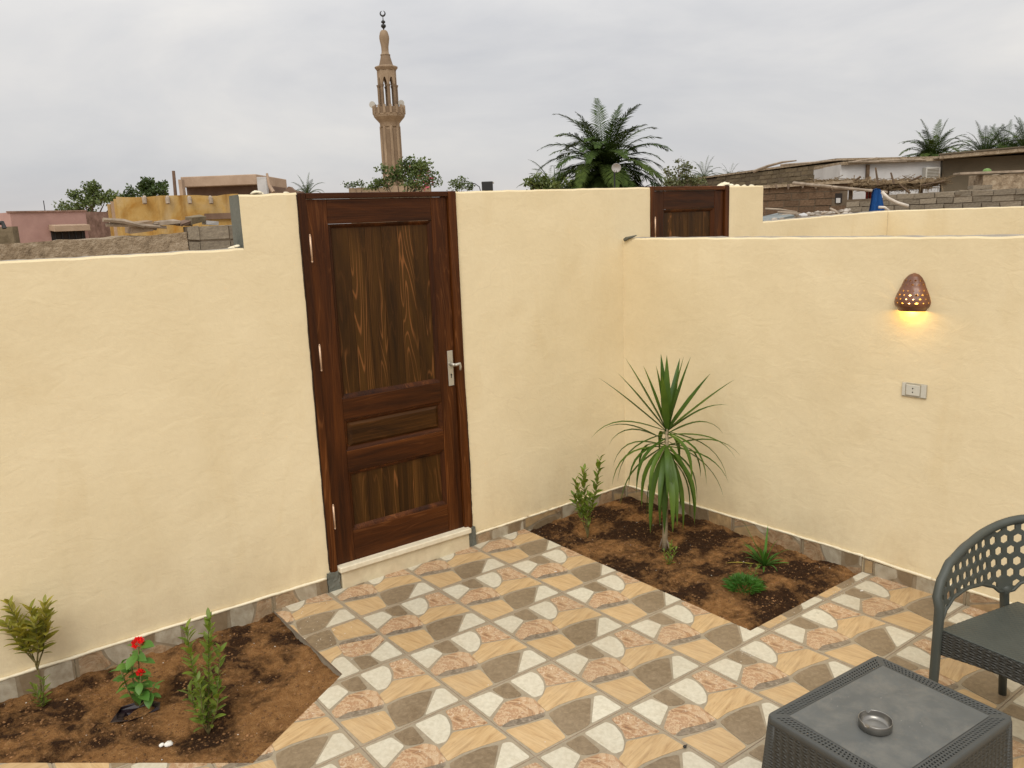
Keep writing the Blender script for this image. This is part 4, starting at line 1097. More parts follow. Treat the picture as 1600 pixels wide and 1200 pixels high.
# red geranium-like flower
r = random.Random(21)
FB = Vector((-1.459, .886, hL(-1.459, .886)))
fl = empty('flower_plant', FB, 'leafy plant with red flower heads between the two green shrubs of the left bed', 'plant')
me = leaf_mesh('leaf', .062, .040, L_flower, .35, 6, .3, peak=.5)
heads = [(Vector(FB)+SIDE*.038+Vector((0, 0, .285)), 1.0), (Vector(FB)+SIDE*.040-AWAY*.02+Vector((0, 0, .165)), .45)]
stems_ = [[(0, 0, 0), (-.005, 0, .12), (.0, 0, .24)], [(0, 0, 0), (.02, 0, .10), (.03, 0, .22), (.038, 0, .275)], [(0, 0, 0), (-.03, 0, .08), (-.05, 0, .18)], [(0, 0, 0), (.05, -.01, .05), (.085, -.01, .10)], [(0, 0, .02), (.03, -.02, .09), (.040, -.02, .16)]]
for S_ in stems_:
    P = [FB+SIDE*a+AWAY*c+Vector((0, 0, z)) for a, c, z in S_]; b = MB(); b.tube(P, [.0042]+[.003]*(len(P)-1), 6); b.build('stem', M_stem, fl, smooth=True)
    for k in range(11):
        f = .25+.75*k/10; i = min(len(P)-2, int(f*(len(P)-1))); q = P[i].lerp(P[i+1], f*(len(P)-1)-i); a = k*2.4+r.random()
        d = SIDE*math.cos(a)+AWAY*math.sin(a)*.8+Vector((0, 0, r.uniform(-.3, .7))); pet = q+d*.02
        inst('leaf', me, fl, frame(q+d*.006, d, r.uniform(-.4, .4), r.uniform(.55, 1.1)))
for (c, s_) in heads:
    h = empty('flower_head', Vector((0, 0, 0))); h.parent = fl; h.location = c-FB
    pm = leaf_mesh('petal', .016, .013, M_petal, .1, 3, .2)
    for k in range(int(46*s_)):
        a = k*2.4; zz_ = 1-1.5*k/(46*s_); rr_ = math.sqrt(max(0, 1-zz_*zz_)); d = Vector((rr_*math.cos(a), rr_*math.sin(a), zz_))
        inst('petal', pm, h, frame(c+d*.014*s_, d+Vector((r.uniform(-.5, .5), r.uniform(-.5, .5), .3)), r.random()*3, 1.0))
b = MB(); P0 = FB+SIDE*.015-AWAY*.045; 
V = []; F = []
for k in range(5):
    for i in range(9):
        a = 2*PI*i/9; q = (.035+.008*k)*(1+.5*vnoise((i, k, 1), 1.3)); V.append(P0+Vector((q*math.cos(a)*1.3, q*math.sin(a), -.012+.009*k+.008*vnoise((i, k, 4), 1.1))))
for k in range(4):
    for i in range(9): F.append((k*9+i, k*9+(i+1) % 9, (k+1)*9+(i+1) % 9, (k+1)*9+i))
b.add(V, F); M_bag = NT('black_plastic_bag'); M_bag.col((.018, .010, .014)); M_bag = M_bag.fin(.35)
o = b.build('plant_bag', M_bag, None, loc=P0); tag(o, 'torn black nursery bag half buried under the red flowering plant', 'bag')

# spider plant / agave, and grass cushion
r = random.Random(31)
GB = Vector((1.50, .01, hR(1.50, .01))); ag = empty('spider_plant', GB, 'narrow-leaved rosette plant by the skirting of the right bed', 'plant')
for k in range(34):
    az = r.uniform(0, 2*PI); el = r.uniform(.15, 1.25); L = r.uniform(.10, .19)
    if k == 0: az, el, L = R_(165), R_(66), .30
    if k == 1: az, el, L = R_(185), R_(12), .22
    if k == 2: az, el, L = R_(176), R_(52), .22
    if k == 3: az, el, L = R_(60), R_(75), .22
    strap(GB+Vector((0, 0, .0)), dirv(az, el), L, .012, .25 if k < 4 else .7, .2, parent=ag, mat=L_grass if k != 1 else L_olive, seed=k, nseg=6)
GC = Vector((1.193, -.092, hR(1.193, -.092)))
b = MB()
for k in range(520):
    az = r.uniform(0, 2*PI); q = math.sqrt(r.random())*.078; p = GC+Vector((q*math.cos(az), q*math.sin(az), .002+.03*(1-(q/.08)**2)))
    d = Vector((math.cos(az)*q/.06+r.uniform(-.6, .6), math.sin(az)*q/.06+r.uniform(-.6, .6), .9)).normalized(); L = r.uniform(.022, .05); sd2 = d.cross(Vector((r.uniform(-1, 1), r.uniform(-1, 1), .2))).normalized()*.0026
    m_ = p+d*L*.55; t_ = p+d*L+Vector((d.x, d.y, -.5))*L*.25
    b.add([p-sd2, p+sd2, m_+sd2*1.2, m_-sd2*1.2, t_], [(0, 1, 2, 3), (3, 2, 4)])
gt = empty('grass_cushion', GC, 'low rounded tuft of bright green grass in the right bed', 'grass')
o = b.build('blades', L_grass, gt); tag(o, kind='stuff')
# a sprig beside it
shrub('seedling', 'small sprig between the grass tuft and the narrow-leaved rosette', Vector((1.34, -.04, hR(1.34, -.04))), [([(0, 0, 0), (.01, 0, .03), (.03, 0, .07)], .05, .007), ([(0, 0, 0), (-.02, 0, .03), (-.02, 0, .06)], .05, .008)], L_green, .02, .007, seed=15, srad=.0018)
# two white stones and bits of grit
r = random.Random(3)
for (x, y, s_, lab) in [(-1.455, .528, .011, 'white chip of stone in the left bed, the rear one of the touching pair'), (-1.436, .512, .015, 'larger white chip of stone in the left bed, front one of the touching pair')]:
    b = MB(); b.lathe((x, y, hL(x, y)+.004), [(.001, -s_*.5), (s_*.8, -s_*.3), (s_, 0), (s_*.7, s_*.45), (.001, s_*.6)], 9)
    b.v = [tuple(Vector(p)+Vector((vnoise(p, 90, 1), vnoise(p, 90, 2), 0))*s_*.5) for p in b.v]
    o = b.build('white_stone', mottled('white_chip', (.7, .68, .62), (.85, .83, .78), 60), None, smooth=True, loc=(x, y, hL(x, y))); tag(o, lab, 'stone')
b = MB()
M_grit = mottled('pale_grit', (.5, .45, .38), (.8, .78, .72), 60)
for k in range(230):
    # crumbs fallen from the beds onto the paving
    if k < 90: x, y = r.gauss(-.62, .10), r.uniform(.55, 1.22)
    elif k < 140: x, y = r.uniform(.8, 1.7), -.42-abs(r.gauss(0, .03))
    elif k < 170: x, y = r.gauss(.66, .03), r.gauss(-.50, .03)
    else: x, y = r.uniform(-1.2, 1.7), r.uniform(-1.8, 1.2)
    if not in_patio((x, y)): continue
    s_ = r.uniform(.0009, .0026); a = r.random()*3
    b.add([(x+s_*math.cos(a), y+s_*math.sin(a), .0003), (x-s_*math.sin(a), y+s_*math.cos(a), .0003), (x-s_*math.cos(a), y-s_*math.sin(a), .0003), (x+s_*math.sin(a), y-s_*math.cos(a), .0003), (x, y, s_*.9+.0005)], [(0, 1, 4), (1, 2, 4), (2, 3, 4), (3, 0, 4)])
tag(b.build('grit', M_grit), 'pale grit and sand crumbs lying on the patio paving', 'grit', kind='stuff')
for (u, v, w_, lab, M_) in [(1346, 923, .012, 'white paint fleck on the paving by the right bed corner', M_grit), (868, 893, .010, 'white paint fleck on the paving left of the right bed', M_grit)]:
    p = on_z(u, v, .0006); b = MB(); V = [(p.x+w_*a, p.y+w_*c, .0004) for a, c in ((-.9, .2), (-.2, -.4), (.8, -.5), (1, 0), (.1, .4))]; V += [(x*.7+p.x*.3, y*.7+p.y*.3, .0022) for x, y, z in V]
    b.add(V, [(5, 6, 7, 8, 9)]+[(i, (i+1) % 5, 5+(i+1) % 5, 5+i) for i in range(5)]); tag(b.build('paint_fleck', M_, None, loc=(p.x, p.y, 0)), lab, 'paint fleck')
p = on_z(1070, 1168, .001); b = MB(); b.lathe((p.x, p.y, .0045), [(.001, -.004), (.006, -.002), (.007, .001), (.004, .004), (.001, .005)], 8); b.tube([(p.x+.006, p.y, .006), (p.x+.016, p.y+.004, .003)], .0015, 5)
tag(b.build('seed_pod', M_black, None, loc=(p.x, p.y, 0)), 'tiny black seed or insect on the paving left of the table', 'seed')

# ------------------------------------------------------------------ the village behind
GZ = -.16
HZ = lambda u: 373 - .0386*u
def up_z(u, v, z):                     # point of height z seen at (u, v)
    return on_z(u, v, z)
M_pink = mottled('faded_pink_render', (.36, .215, .185), (.45, .28, .24), 1.2, .95, .4, 6, .02)
M_pinkworn = mottled('worn_reddish_render', (.17, .10, .07), (.38, .24, .19), 3, .95, .6, 6, .03)
t = NT('ochre_render'); v_ = t.map((1, 1, .5)); c_ = t.ramp(t.noise(v_, .9, 6, .6, .6), [(.35, (.47, .34, .17)), (.5, (.45, .29, .10)), (.62, (.36, .18, .035))])
st_ = t.ramp(t.noise(t.map((1, 1, .15)), 3, 5, .6), [(.5, (1, 1, 1)), (.72, (.6, .52, .45))]); t.col(t.mix(1., c_, st_, 'MULTIPLY')); t.bump(t.noise(t.map(), 6, 6), .4, .03); M_ochre = t.fin(.95, 0, .2)
M_mud = mottled('mud_render', (.15, .11, .07), (.32, .245, .165), 9, 1, .9, 24, .04, c2=(.45, .37, .27))
M_mudbrick = mottled('mud_brick', (.115, .088, .052), (.21, .165, .105), 5, 1, .8, 30, .01, rand=.25)
M_greybrick = mottled('grey_block', (.17, .14, .105), (.30, .255, .19), 5, 1, .8, 30, .01, rand=.2)
M_redbrick = mottled('reddish_mud_brick', (.10, .060, .035), (.19, .125, .078), 5, 1, .8, 30, .01, rand=.18)
M_mortar = mottled('mud_mortar', (.10, .075, .05), (.17, .13, .09), 6, 1)
M_tan = mottled('tan_render', (.35, .245, .17), (.45, .33, .235), 1.5, .95, .4, 8, .02)
M_brown = mottled('brown_render', (.13, .08, .055), (.20, .13, .09), 1.5, .95, .4, 8, .02)
M_greyr = mottled('grey_brown_render', (.10, .080, .052), (.145, .115, .078), 1, .95, .4, 8, .02)
M_whitew = mottled('whitewashed_wall', (.44, .43, .42), (.56, .55, .54), 1.5, .9, .4, 8, .02)
M_mstone = mottled('sand_coloured_stone', (.21, .145, .092), (.36, .265, .175), 1.1, .9, .6, 3, .08, stretch=(1, 1, .35))
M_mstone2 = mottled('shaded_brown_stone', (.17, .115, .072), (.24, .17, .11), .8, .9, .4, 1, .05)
M_darkint = NT('dark_opening'); M_darkint.col((.02, .015, .012)); M_darkint = M_darkint.fin(.9)
M_iron = NT('dark_iron'); M_iron.col((.03, .03, .03)); M_iron = M_iron.fin(.5, .5)
M_straw = mottled('reed_straw', (.13, .09, .05), (.34, .25, .15), 12, 1, .5, 40, .01)
M_blue = mottled('blue_cloth', (.005, .045, .17), (.012, .085, .28), 5, .9, .3, 20, .01)
M_pipe = mottled('pale_hose', (.5, .44, .37), (.68, .62, .54), 8, .6)
M_acw = mottled('painted_metal', (.38, .36, .32), (.50, .48, .43), 8, .6)
def flatdir(a, c): d = Vector((c.x-a.x, c.y-a.y, 0)); return d.normalized()
def house_box(b, A, Bp, thick, z0, z1, mi=0):
    d = flatdir(A, Bp); L = (Vector((Bp.x, Bp.y, 0))-Vector((A.x, A.y, 0))).length; n = Vector((-d.y, d.x, 0))
    if n.dot(AWAY) < 0: n = -n
    b.obox((A.x, A.y, z0), d*L, n*thick, (0, 0, z1-z0), mi); return d, n, L
def jitter(b, k, sc=3, seed=0):
    b.v = [tuple(Vector(p)+Vector((vnoise(p, sc, seed), vnoise(p, sc, seed+5), vnoise(p, sc, seed+9)))*k) for p in b.v]

def ragged_wall(name_label, o, d, n, L, z0, ztop, thick, mat, step=.15, jit=.05, seed=0, nm='wall', parent=None, bumps=.02):
    """rough wall with an uneven top; ztop(s) gives the height"""
    b = MB(); ns = max(2, int(L/step)); nz = 6
    def P(i, k, side):
        s = L*i/ns; zt = ztop(s)+jit*(vnoise((s, side*.3, seed), 1.7)+.6*vnoise((s, side, seed), 6)); z = z0+(zt-z0)*(k/nz)**.6
        return Vector(o)+Vector(d)*s+Vector(n)*(thick*side+bumps*vnoise((s, z, seed+side), 3))+Vector((0, 0, z))
    m = nz+1; V = []; F = []
    for side in (0, 1):
        for i in range(ns+1):
            for k in range(m): V.append(P(i, k, side))
    q = (ns+1)*m
    for i in range(ns):
        for k in range(nz): F.append((i*m+k, (i+1)*m+k, (i+1)*m+k+1, i*m+k+1)); F.append((q+i*m+k, q+i*m+k+1, q+(i+1)*m+k+1, q+(i+1)*m+k))
        F.append((i*m+nz, (i+1)*m+nz, q+(i+1)*m+nz, q+i*m+nz))
    for i, s_ in ((0, 1), (ns, -1)):
        for k in range(nz): F.append((i*m+k, i*m+k+1, q+i*m+k+1, q+i*m+k)[::s_])
    b.add(V, F); return b.build(nm, mat, parent, loc=None if parent else (o.x, o.y, z0))

def brick_wall(name, label, o, d, n, L, z0, z1, bl, bh, bt, mat, mort, seed=0, parts=True, top=None, skip=None, cat='wall', irr=.15, visible_from=0.0):
    """courses of separate bricks in front of a mortar core"""
    o, d, n = Vector(o), Vector(d), Vector(n); r = random.Random(seed)
    root = empty(name, o+Vector((0, 0, z0)), label, cat)
    b = MB(); 
    ns = max(1, int(L/.5))
    for i in range(ns):
        s0, s1 = L*i/ns, L*(i+1)/ns
        zt = min(top(s0), top(s1)) if top else z1
        b.obox(o+d*s0+n*.015+Vector((0, 0, GZ)), d*(s1-s0), n*(bt-.03), (0, 0, zt-GZ-.02))
    b.build('mortar_core', mort, root)
    meshes = []
    for k in range(6):
        bb = MB(); bb.box((-.5, 0, 0), (.5, 1, 1)); bb.v = [tuple(Vector(p)+Vector((r.uniform(-1, 1)*irr*.2, r.uniform(-1, 1)*irr*.15, r.uniform(-1, 1)*irr*.5))) for p in bb.v]
        me = bpy.data.meshes.new('brick'); me.from_pydata(bb.v, [], bb.f); me.materials.append(mat); meshes.append(me)
    rest = MB(); nrow = int((z1-z0)/bh); cnt = 0
    for row in range(nrow):
        z = z1-(row+1)*bh
        if z < visible_from: break
        s = -bl*r.random()
        while s < L:
            w_ = bl*r.uniform(1-irr, 1+irr); a, c = max(0, s), min(L, s+w_); s += w_
            if c-a < bl*.2: continue
            zt = z+bh
            if top and zt > top((a+c)/2)+.03: continue
            if skip and skip((a+c)/2, z+bh/2): continue
            pos = o+d*((a+c)/2)+n*(r.uniform(-.012, .012))+Vector((0, 0, z+bh*.06))
            Mx = Matrix(((d.x*(c-a)*.95, n.x*bt, 0, pos.x), (d.y*(c-a)*.95, n.y*bt, 0, pos.y), (0, 0, bh*.86, pos.z), (0, 0, 0, 1)))
            if parts and cnt < 300: inst('brick', r.choice(meshes), root, Mx); cnt += 1
            else:
                me = r.choice(meshes); rest.add([Mx @ v.co for v in me.vertices], [tuple(p.vertices) for p in me.polygons])
    if rest.v: tag(rest.build('brickwork', mat, root), kind='stuff')
    return root

def leaf_cloud(b, centre, rad, nl, size, r, flat=.7, lean=0):
    for k in range(nl):
        q = Vector((r.gauss(0, 1), r.gauss(0, 1), r.gauss(0, 1))); q = q.normalized()*(r.random()**.45)
        p = centre+Vector((q.x*rad, q.y*rad, q.z*rad*flat)); d = Vector((r.uniform(-1, 1), r.uniform(-1, 1), r.uniform(-.6, .9))).normalized(); s = size*r.uniform(.6, 1.3)
        y = d.cross(Vector((r.uniform(-1, 1), r.uniform(-1, 1), r.uniform(-1, 1)))).normalized()*s*.32
        b.add([p, p+d*s*.5+y, p+d*s, p+d*s*.5-y], [(0, 1, 2, 3)])
def tree(name, label, base, clusters, lsize, mat, seed=1, group=None, cat='tree', trunk=.09, twigs=True):
    """clusters: (dx along view side, dy away, z, radius, leaves) relative to base ground point"""
    r = random.Random(seed); root = empty(name, base, label, cat, group); b = MB(); tr = MB()
    fork = Vector(base)+Vector((0, 0, min(c[2] for c in clusters)*.55))
    tr.tube([Vector(base), (Vector(base)+fork)/2+SIDE*trunk, fork], [trunk*1.4, trunk*1.1, trunk], 8)
    for (dx, dy, z, rad, nl) in clusters:
        c = Vector(base)+SIDE*dx+AWAY*dy+Vector((0, 0, z))
        tr.tube([fork, fork.lerp(c, .5)+Vector((0, 0, .08*z*.3)), c], [trunk*.6, trunk*.4, trunk*.12], 5)
        for q in range(6):
            cc = c+Vector((r.uniform(-1, 1), r.uniform(-1, 1), r.uniform(-.6, .9)))*rad*.75
            tr.tube([c, cc], [trunk*.12, trunk*.04], 4)
            leaf_cloud(b, cc, rad*.62, nl//6, lsize, r, .8)
    tr.build('trunk', M_bark, root); b.build('crown', mat, root)
    return root
def ground_under(u, depth): 
    p = at(u, HZ(u), depth); return Vector((p.x, p.y, GZ))
def zpix(u, v, depth): return at(u, v, depth).z
def cl(u, v, depth, base, rad, nl):
    p = at(u, v, depth); q = p-base; return (q.dot(SIDE), q.dot(AWAY), p.z-base.z, rad, nl)

# --- near rubble wall behind the low wall on the left
o = on_y(-60, 384, 9.2); e2 = on_y(292, 364, 9.2)
o.z = 0; rw = ragged_wall('', o, Vector((1, 0, 0)), Vector((0, 1, 0)), (e2.x-o.x), GZ, lambda s: 1.78+.06*s/3.2, .35, M_mud, .08, .035, 3)
tag(rw, 'low rough mud-plastered wall just beyond the cream wall at the left', 'wall')
xb0 = e2.x+.01
brick_wall('block_wall', 'short stack of grey concrete blocks left of the grey pillar', (xb0, 9.2, 0), (1, 0, 0), (0, 1, 0), 1.15, 1.12, 1.93, .38, .205, .2, M_greybrick, M_mortar, 4, irr=.12)
# debris of old planks and palm sticks lying on the wall
r = random.Random(77)
for k, (u0, v0, u1, v1, w_) in enumerate([(160, 343, 225, 353, .035), (165, 351, 260, 356, .030), (172, 347, 245, 358, .028), (215, 352, 300, 352, .022), (250, 346, 285, 352, .03)]):
    a, c = on_y(u0, v0, 9.25+k*.04), on_y(u1, v1, 9.3+k*.05); b = MB(); m_ = a.lerp(c, .5)+Vector((0, 0, .02)); b.tube([a, m_, c], [w_*.8, w_, w_*.7], 6); jitter(b, .012, 6, k)
    tag(b.build('weathered_stick', M_branch, None, loc=a), ['topmost weathered stick jutting left from the rubble wall', 'second weathered stick, lowest of those on the rubble wall', 'crooked middle stick among those on the rubble wall', 'thin stick lying right across the rubble wall', 'short thick stick near the planks on the rubble wall'][k], 'stick')
for k, (u0, v0, u1, v1, h, m_) in enumerate([(250, 353, 282, 350, .05, M_branch), (284, 354, 303, 348, .04, M_brown), (300, 350, 322, 347, .09, M_mudbrick), (325, 351, 342, 353, .05, M_whitew), (205, 364, 240, 360, .12, M_mstone)]):
    a, c = on_y(u0, v0, 9.3), on_y(u1, v1, 9.35); b = MB(); b.obox(a, c-a, (0, .3, .02), (0, 0, h)); jitter(b, .03, 9, k)
    tag(b.build('rubble_slab', m_, None, loc=a), ['pale broken board on the rubble wall beneath the ochre house', 'thin brown board leaning among the rubble', 'broken brown brick next to the block stack', 'white slab fragment on top of the block stack', 'sand-coloured broken stone at the left of the rubble'][k], 'rubble')

# --- dark block wall at far left edge
A, Bp = up_z(-60, 357, 2.1), up_z(19, 356, 2.1)
b = MB(); A = at(-80, 358, 24); Bp = at(19, 357, 24); d, n, L = house_box(b, A, Bp, .3, GZ, A.z)
jitter(b, .03); o = b.build('wall', M_mudbrick, None, loc=(A.x, A.y, GZ)); tag(o, 'dark brown wall at the far left edge beside the pink house', 'wall')
a = at(0, 349, 22); b = MB(); b.tube([at(-12, 350, 22), at(4, 348, 22), at(7, 357, 22)], .06, 6); tag(b.build('bent_pipe', M_iron, None, loc=a), 'dark bent pipe at the far left edge above the brown wall', 'pipe')

# --- pink house
A, Bp = up_z(15, 332, 3.0), up_z(133, 330.5, 3.0); ph = empty('pink_house', (A.x, A.y, GZ), 'faded pink flat-roofed house with an awning over its dark window', 'house')
b = MB(); d, n, L = house_box(b, A, Bp, 5, GZ, 3.0); jitter(b, .03, 2); b.build('wall', M_pink, ph)
b = MB(); C_ = Bp+n*1.1; D_ = up_z(180, 329, 3.1); b.obox((C_.x, C_.y, GZ), D_-Vector((C_.x, C_.y, 3.1))+n*.2, n*3, (0, 0, 3.2)); b.build('side_wing', M_pinkworn, ph)
b = MB(); b.obox(Vector((A.x, A.y, 2.99))-d*.05-n*.06, d*(L+.1), n*.25, (0, 0, .07)); jitter(b, .03, 4); b.build('roof_edge', M_pinkworn, ph)
def on_plane(u, v, A, n):
    dr = ray(u, v); s = ((A-CW).dot(n))/dr.dot(n); return CW+dr*s
w0, w1 = on_plane(79, 362, A, n), on_plane(134, 377, A, n)
b = MB(); zt = on_plane(100, 361, A, n).z; zb = on_plane(100, 378, A, n).z; s0, s1 = (w0-A).dot(d), (w1-A).dot(d)
P_ = Vector((A.x, A.y, 0))+d*s0
b.obox(P_-n*.03+Vector((0, 0, zb)), d*(s1-s0), n*.1, (0, 0, zt-zb)); wi = b.build('window', M_darkint, ph)
for k in range(5):
    b = MB(); b.obox(P_-n*.06+d*((s1-s0)*(k+.45)/5)+Vector((0, 0, zb)), d*.05, n*.04, (0, 0, zt-zb)); b.build('window_bar', M_iron, wi)
b = MB(); b.obox(P_-n*.45-d*.06+Vector((0, 0, zt-.02)), d*(s1-s0+.12), n*.45+Vector((0, 0, .06)), (0, 0, .28)); b.build('awning', M_tan, ph, bevel=.02)
b = MB(); b.tube([Vector((A.x, A.y, 3.0))+d*(L*.53)+n*.5, Vector((A.x, A.y, 3.55))+d*(L*.53)+n*.5], .02, 5); tag(b.build('antenna', M_iron, ph))

# --- ochre house with wooden spouts
A, Bp = up_z(181, 308, 3.2), up_z(372, 303.5, 3.2); oh = empty('ochre_house', (A.x, A.y, GZ), 'stained ochre yellow house with short wooden rain spouts under its roof', 'house')
d = flatdir(A, Bp); n = Vector((-d.y, d.x, 0)); n = n if n.dot(AWAY) > 0 else -n; L = (Bp-A).length
w = ragged_wall('', Vector((A.x, A.y, 0)), d, n, L, GZ, lambda s: 3.2, 4.0, M_ochre, .25, .07, 8, 'wall', oh)
Q = up_z(169, 312, 3.1); b = MB(); dd = Vector((Q.x-A.x, Q.y-A.y, 0)); dd = dd.normalized()*min(dd.length, 1.2); dd = -d*.12+n*.9
P0 = Vector((A.x, A.y, 0))
for k in range(3): 
    b = MB(); b.obox(P0-d*(.10+.14*k)+n*(.1+.25*k)+Vector((0, 0, GZ)), d*.12, n*.3, (0, 0, 3.30-.08*k)); jitter(b, .02, 3, k); b.build('corner_pilaster', M_tan if k == 1 else M_ochre, oh)
for u in (226, 262, 296, 329):
    p = on_plane(u, 312, A, n); b = MB(); b.tube([p+n*.1+Vector((0, 0, .1)), p-n*.28+Vector((0, 0, .02)), p-n*.34+Vector((0, 0, -.16))], [.07, .08, .075], 8); b.build('rain_spout', M_branch, oh)
p = on_plane(320, 343, A, n); b = MB(); b.obox(p-n*.12, d*1.6, n*.1, (0, 0, .22)); b.build('timber_lintel', M_brown, oh)

# --- tan building with the flat roof terrace
A, Bp = at(283, 290, 44), at(402, 290, 44); zt = at(340, 274.5, 44).z; zs_ = at(340, 290.5, 44).z
tb = empty('tan_building', (A.x, A.y, GZ), 'tan building with a heavy flat parapet and leaning posts behind the ochre house', 'house')
b = MB(); d, n, L = house_box(b, A, Bp, 6, zs_, zt); b.build('parapet', M_tan, tb, bevel=.04)
b = MB(); house_box(b, A+n*.7, Bp+n*.7, 5, GZ, zs_+.01); b.build('wall', M_brown, tb)
b = MB(); p = at(281, 306, 43); b.obox(Vector((p.x, p.y, zs_-1.4)), d*.18, n*.4, (0, 0, zt-zs_+1.2)); b.build('corner_pier', M_tan, tb)
b = MB(); b.tube([Vector((p.x, p.y, GZ)) - d*.35, at(271, 267, 43)], [.11, .08], 6); b.build('post', M_brown, tb)
a, c = at(403, 300, 43.5), at(418, 275, 43.5)
b = MB(); b.obox(Vector((a.x, a.y, GZ)), d*.5, n*.3, (0, 0, c.z-GZ-.05)); b.build('pale_column', M_whitew, tb, bevel=.02)
b = MB(); b.tube([at(417, 271, 43), at(421, 290, 43), at(427, 300, 43)], [.06, .09, .10], 6); b.build('leaning_beam', M_tan, tb)
p0 = at(428, 299, 40); p1 = at(468, 300, 40); b = MB(); ns = 14; V = []
d4 = flatdir(p0, p1); o4 = Vector((p0.x, p0.y, 0))
tag(ragged_wall('', o4, d4, AWAY, (p1-p0).length+.1, GZ, lambda s: p0.z-.06+.25*math.exp(-((s-.75)/.2)**2), .5, M_brown, .08, .05, 5), 'broken brown parapet far off between the tan building and the tall door', 'wall')
p0 = at(545, 297, 30); p1 = at(672, 297, 30); d4 = flatdir(p0, p1); o4 = Vector((p0.x, p0.y, 0))
tag(ragged_wall('', o4, d4, AWAY, (p1-p0).length, GZ, lambda s: p0.z+.07, .5, M_mstone, .12, .04, 6), 'sandy crumbling parapet showing just over the tall door', 'wall')

# --- trees at the left
def T_(name, label, u, depth, specs, ls, mat, seed, **k):
    base = ground_under(u, depth); return tree(name, label, base, [cl(a, b_, depth+dd_, base, rad, nl) for a, b_, dd_, rad, nl in specs], ls, mat, seed, **k)
T_('tree', 'dark green bushy tree rising directly behind the pink house', 140, 46, [(110, 324, 0, .7, 500), (128, 312, .3, .6, 420), (148, 300, 0, .55, 420), (149, 291, 0, .25, 120), (165, 314, .5, .7, 500), (135, 326, -.4, .7, 450), (178, 318, 0, .5, 300)], .17, L_tree, 4, trunk=.14)
T_('tree', 'dark green tree behind the left end of the ochre house', 228, 46, [(205, 302, 0, .5, 330), (222, 298, 0, .5, 330), (232, 290, 0, .4, 280), (246, 290, .2, .45, 300), (255, 299, 0, .45, 300), (238, 303, 0, .5, 300)], .17, L_tree, 6, trunk=.12)
T_('flowering_bush', 'green bush dotted with pink blossom at the foot of the minaret', 630, 26, [(600, 285, 0, .30, 300), (598, 268, 0, .22, 90), (620, 278, 0, .42, 520), (640, 268, .2, .40, 520), (658, 266, 0, .38, 460), (668, 280, 0, .40, 460), (645, 285, -.2, .42, 460), (588, 292, 0, .25, 160), (634, 258, 0, .28, 200)], .095, L_tree, 8, trunk=.07, cat='bush')
r = random.Random(3); fb = MB()
for k in range(46):
    p = at(r.gauss(665, 7), r.gauss(286, 6), 25.6+r.random()*.5); leaf_cloud(fb, p, .03, 3, .07, r)
for k in range(14):
    p = at(r.uniform(615, 675), r.uniform(258, 290), 25.6+r.random()*.5); leaf_cloud(fb, p, .02, 2, .06, r)
bush = [o for o in COL.objects if o.name.startswith('flowering_bush')][0]
fo = fb.build('blossom', M_pinkpetal, bush)
T_('shrub', 'sparse shrub tops just left of the flowering bush', 560, 30, [(545, 293, 0, .22, 60), (556, 291, 0, .22, 70), (566, 288, 0, .2, 50)], .09, L_tree, 12, trunk=.03, cat='bush')
T_('shrub', 'small wispy shrub beside the little black tank', 718, 24, [(712, 290, 0, .20, 120), (722, 284, 0, .20, 120), (732, 293, 0, .18, 110), (718, 295, 0, .2, 120)], .075, L_tree, 14, trunk=.03, cat='bush')
p = at(752, 299, 22); tk = empty('black_tank', (p.x, p.y, GZ), 'small black box-shaped tank with a cable showing over the back wall', 'tank')
b = MB(); b.obox(at(753, 298, 22), SIDE*.30, AWAY*.3, (0, 0, .24)); b.build('box', M_iron, tk, bevel=.01); b = MB(); b.obox(at(752, 285.5, 22)-Vector((0,0,.02)), SIDE*.34, AWAY*.34, (0, 0, .03)); b.build('lid', M_acw, tk)
b = MB(); b.tube([at(735, 286, 22), at(742, 287, 22), at(749, 292, 22), at(751, 299, 22)], .012, 5); b.build('cable', M_iron, tk)
b = MB(); q0 = at(760, 299, 22.2); b.tube([(q0.x, q0.y, GZ), q0], .05, 6); b.build('post', M_iron, tk)

# --- minaret
D = 103; base = at(613.5, 262, D); mc = Vector((base.x, base.y, 0)); k_ = D/FPX
tip = at(597, 47, D)
def zz_of(v): return (350-v)*k_*1.02+1.85
zt_ = lambda v: on_plane(604, v, Vector((mc.x, mc.y, 5)), AWAY).z
mi_ = empty('minaret', (mc.x, mc.y, GZ), 'tall sandy stone minaret with open lantern, balcony and crescent finial', 'minaret')
def lat(name, prof, n, mat, smooth=False, ph=PI/8, par=mi_):
    b = MB(); b.lathe((mc.x, mc.y, 0), [(rp*k_, zt_(v)) for rp, v in prof], n, phase=ph); return b.build(name, mat, par, smooth=smooth)
b = MB(); b.lathe((mc.x, mc.y, 0), [(14.2*k_, GZ), (14.0*k_, zt_(197))], 8, phase=PI/8); sh_ = b.build('shaft', M_mstone, mi_)
for q in range(8):
    a = PI/8+q*PI/4; b = MB(); b.tube([(mc.x+13.9*k_*math.cos(a), mc.y+13.9*k_*math.sin(a), GZ), (mc.x+13.7*k_*math.cos(a), mc.y+13.7*k_*math.sin(a), zt_(198))], .20, 8); b.build('corner_rib', M_mstone, sh_)
    a += PI/8; p = Vector((mc.x+13.0*k_*math.cos(a), mc.y+13.0*k_*math.sin(a), 0)); X_ = Vector((-math.sin(a), math.cos(a), 0))
    b = MB(); b.obox(Vector((p.x, p.y, GZ))-X_*.22-Vector((math.cos(a), math.sin(a), 0))*.0, X_*.44, Vector((math.cos(a), math.sin(a), 0))*.05, (0, 0, zt_(203)-GZ)); b.build('recessed_panel', M_mstone2, sh_)
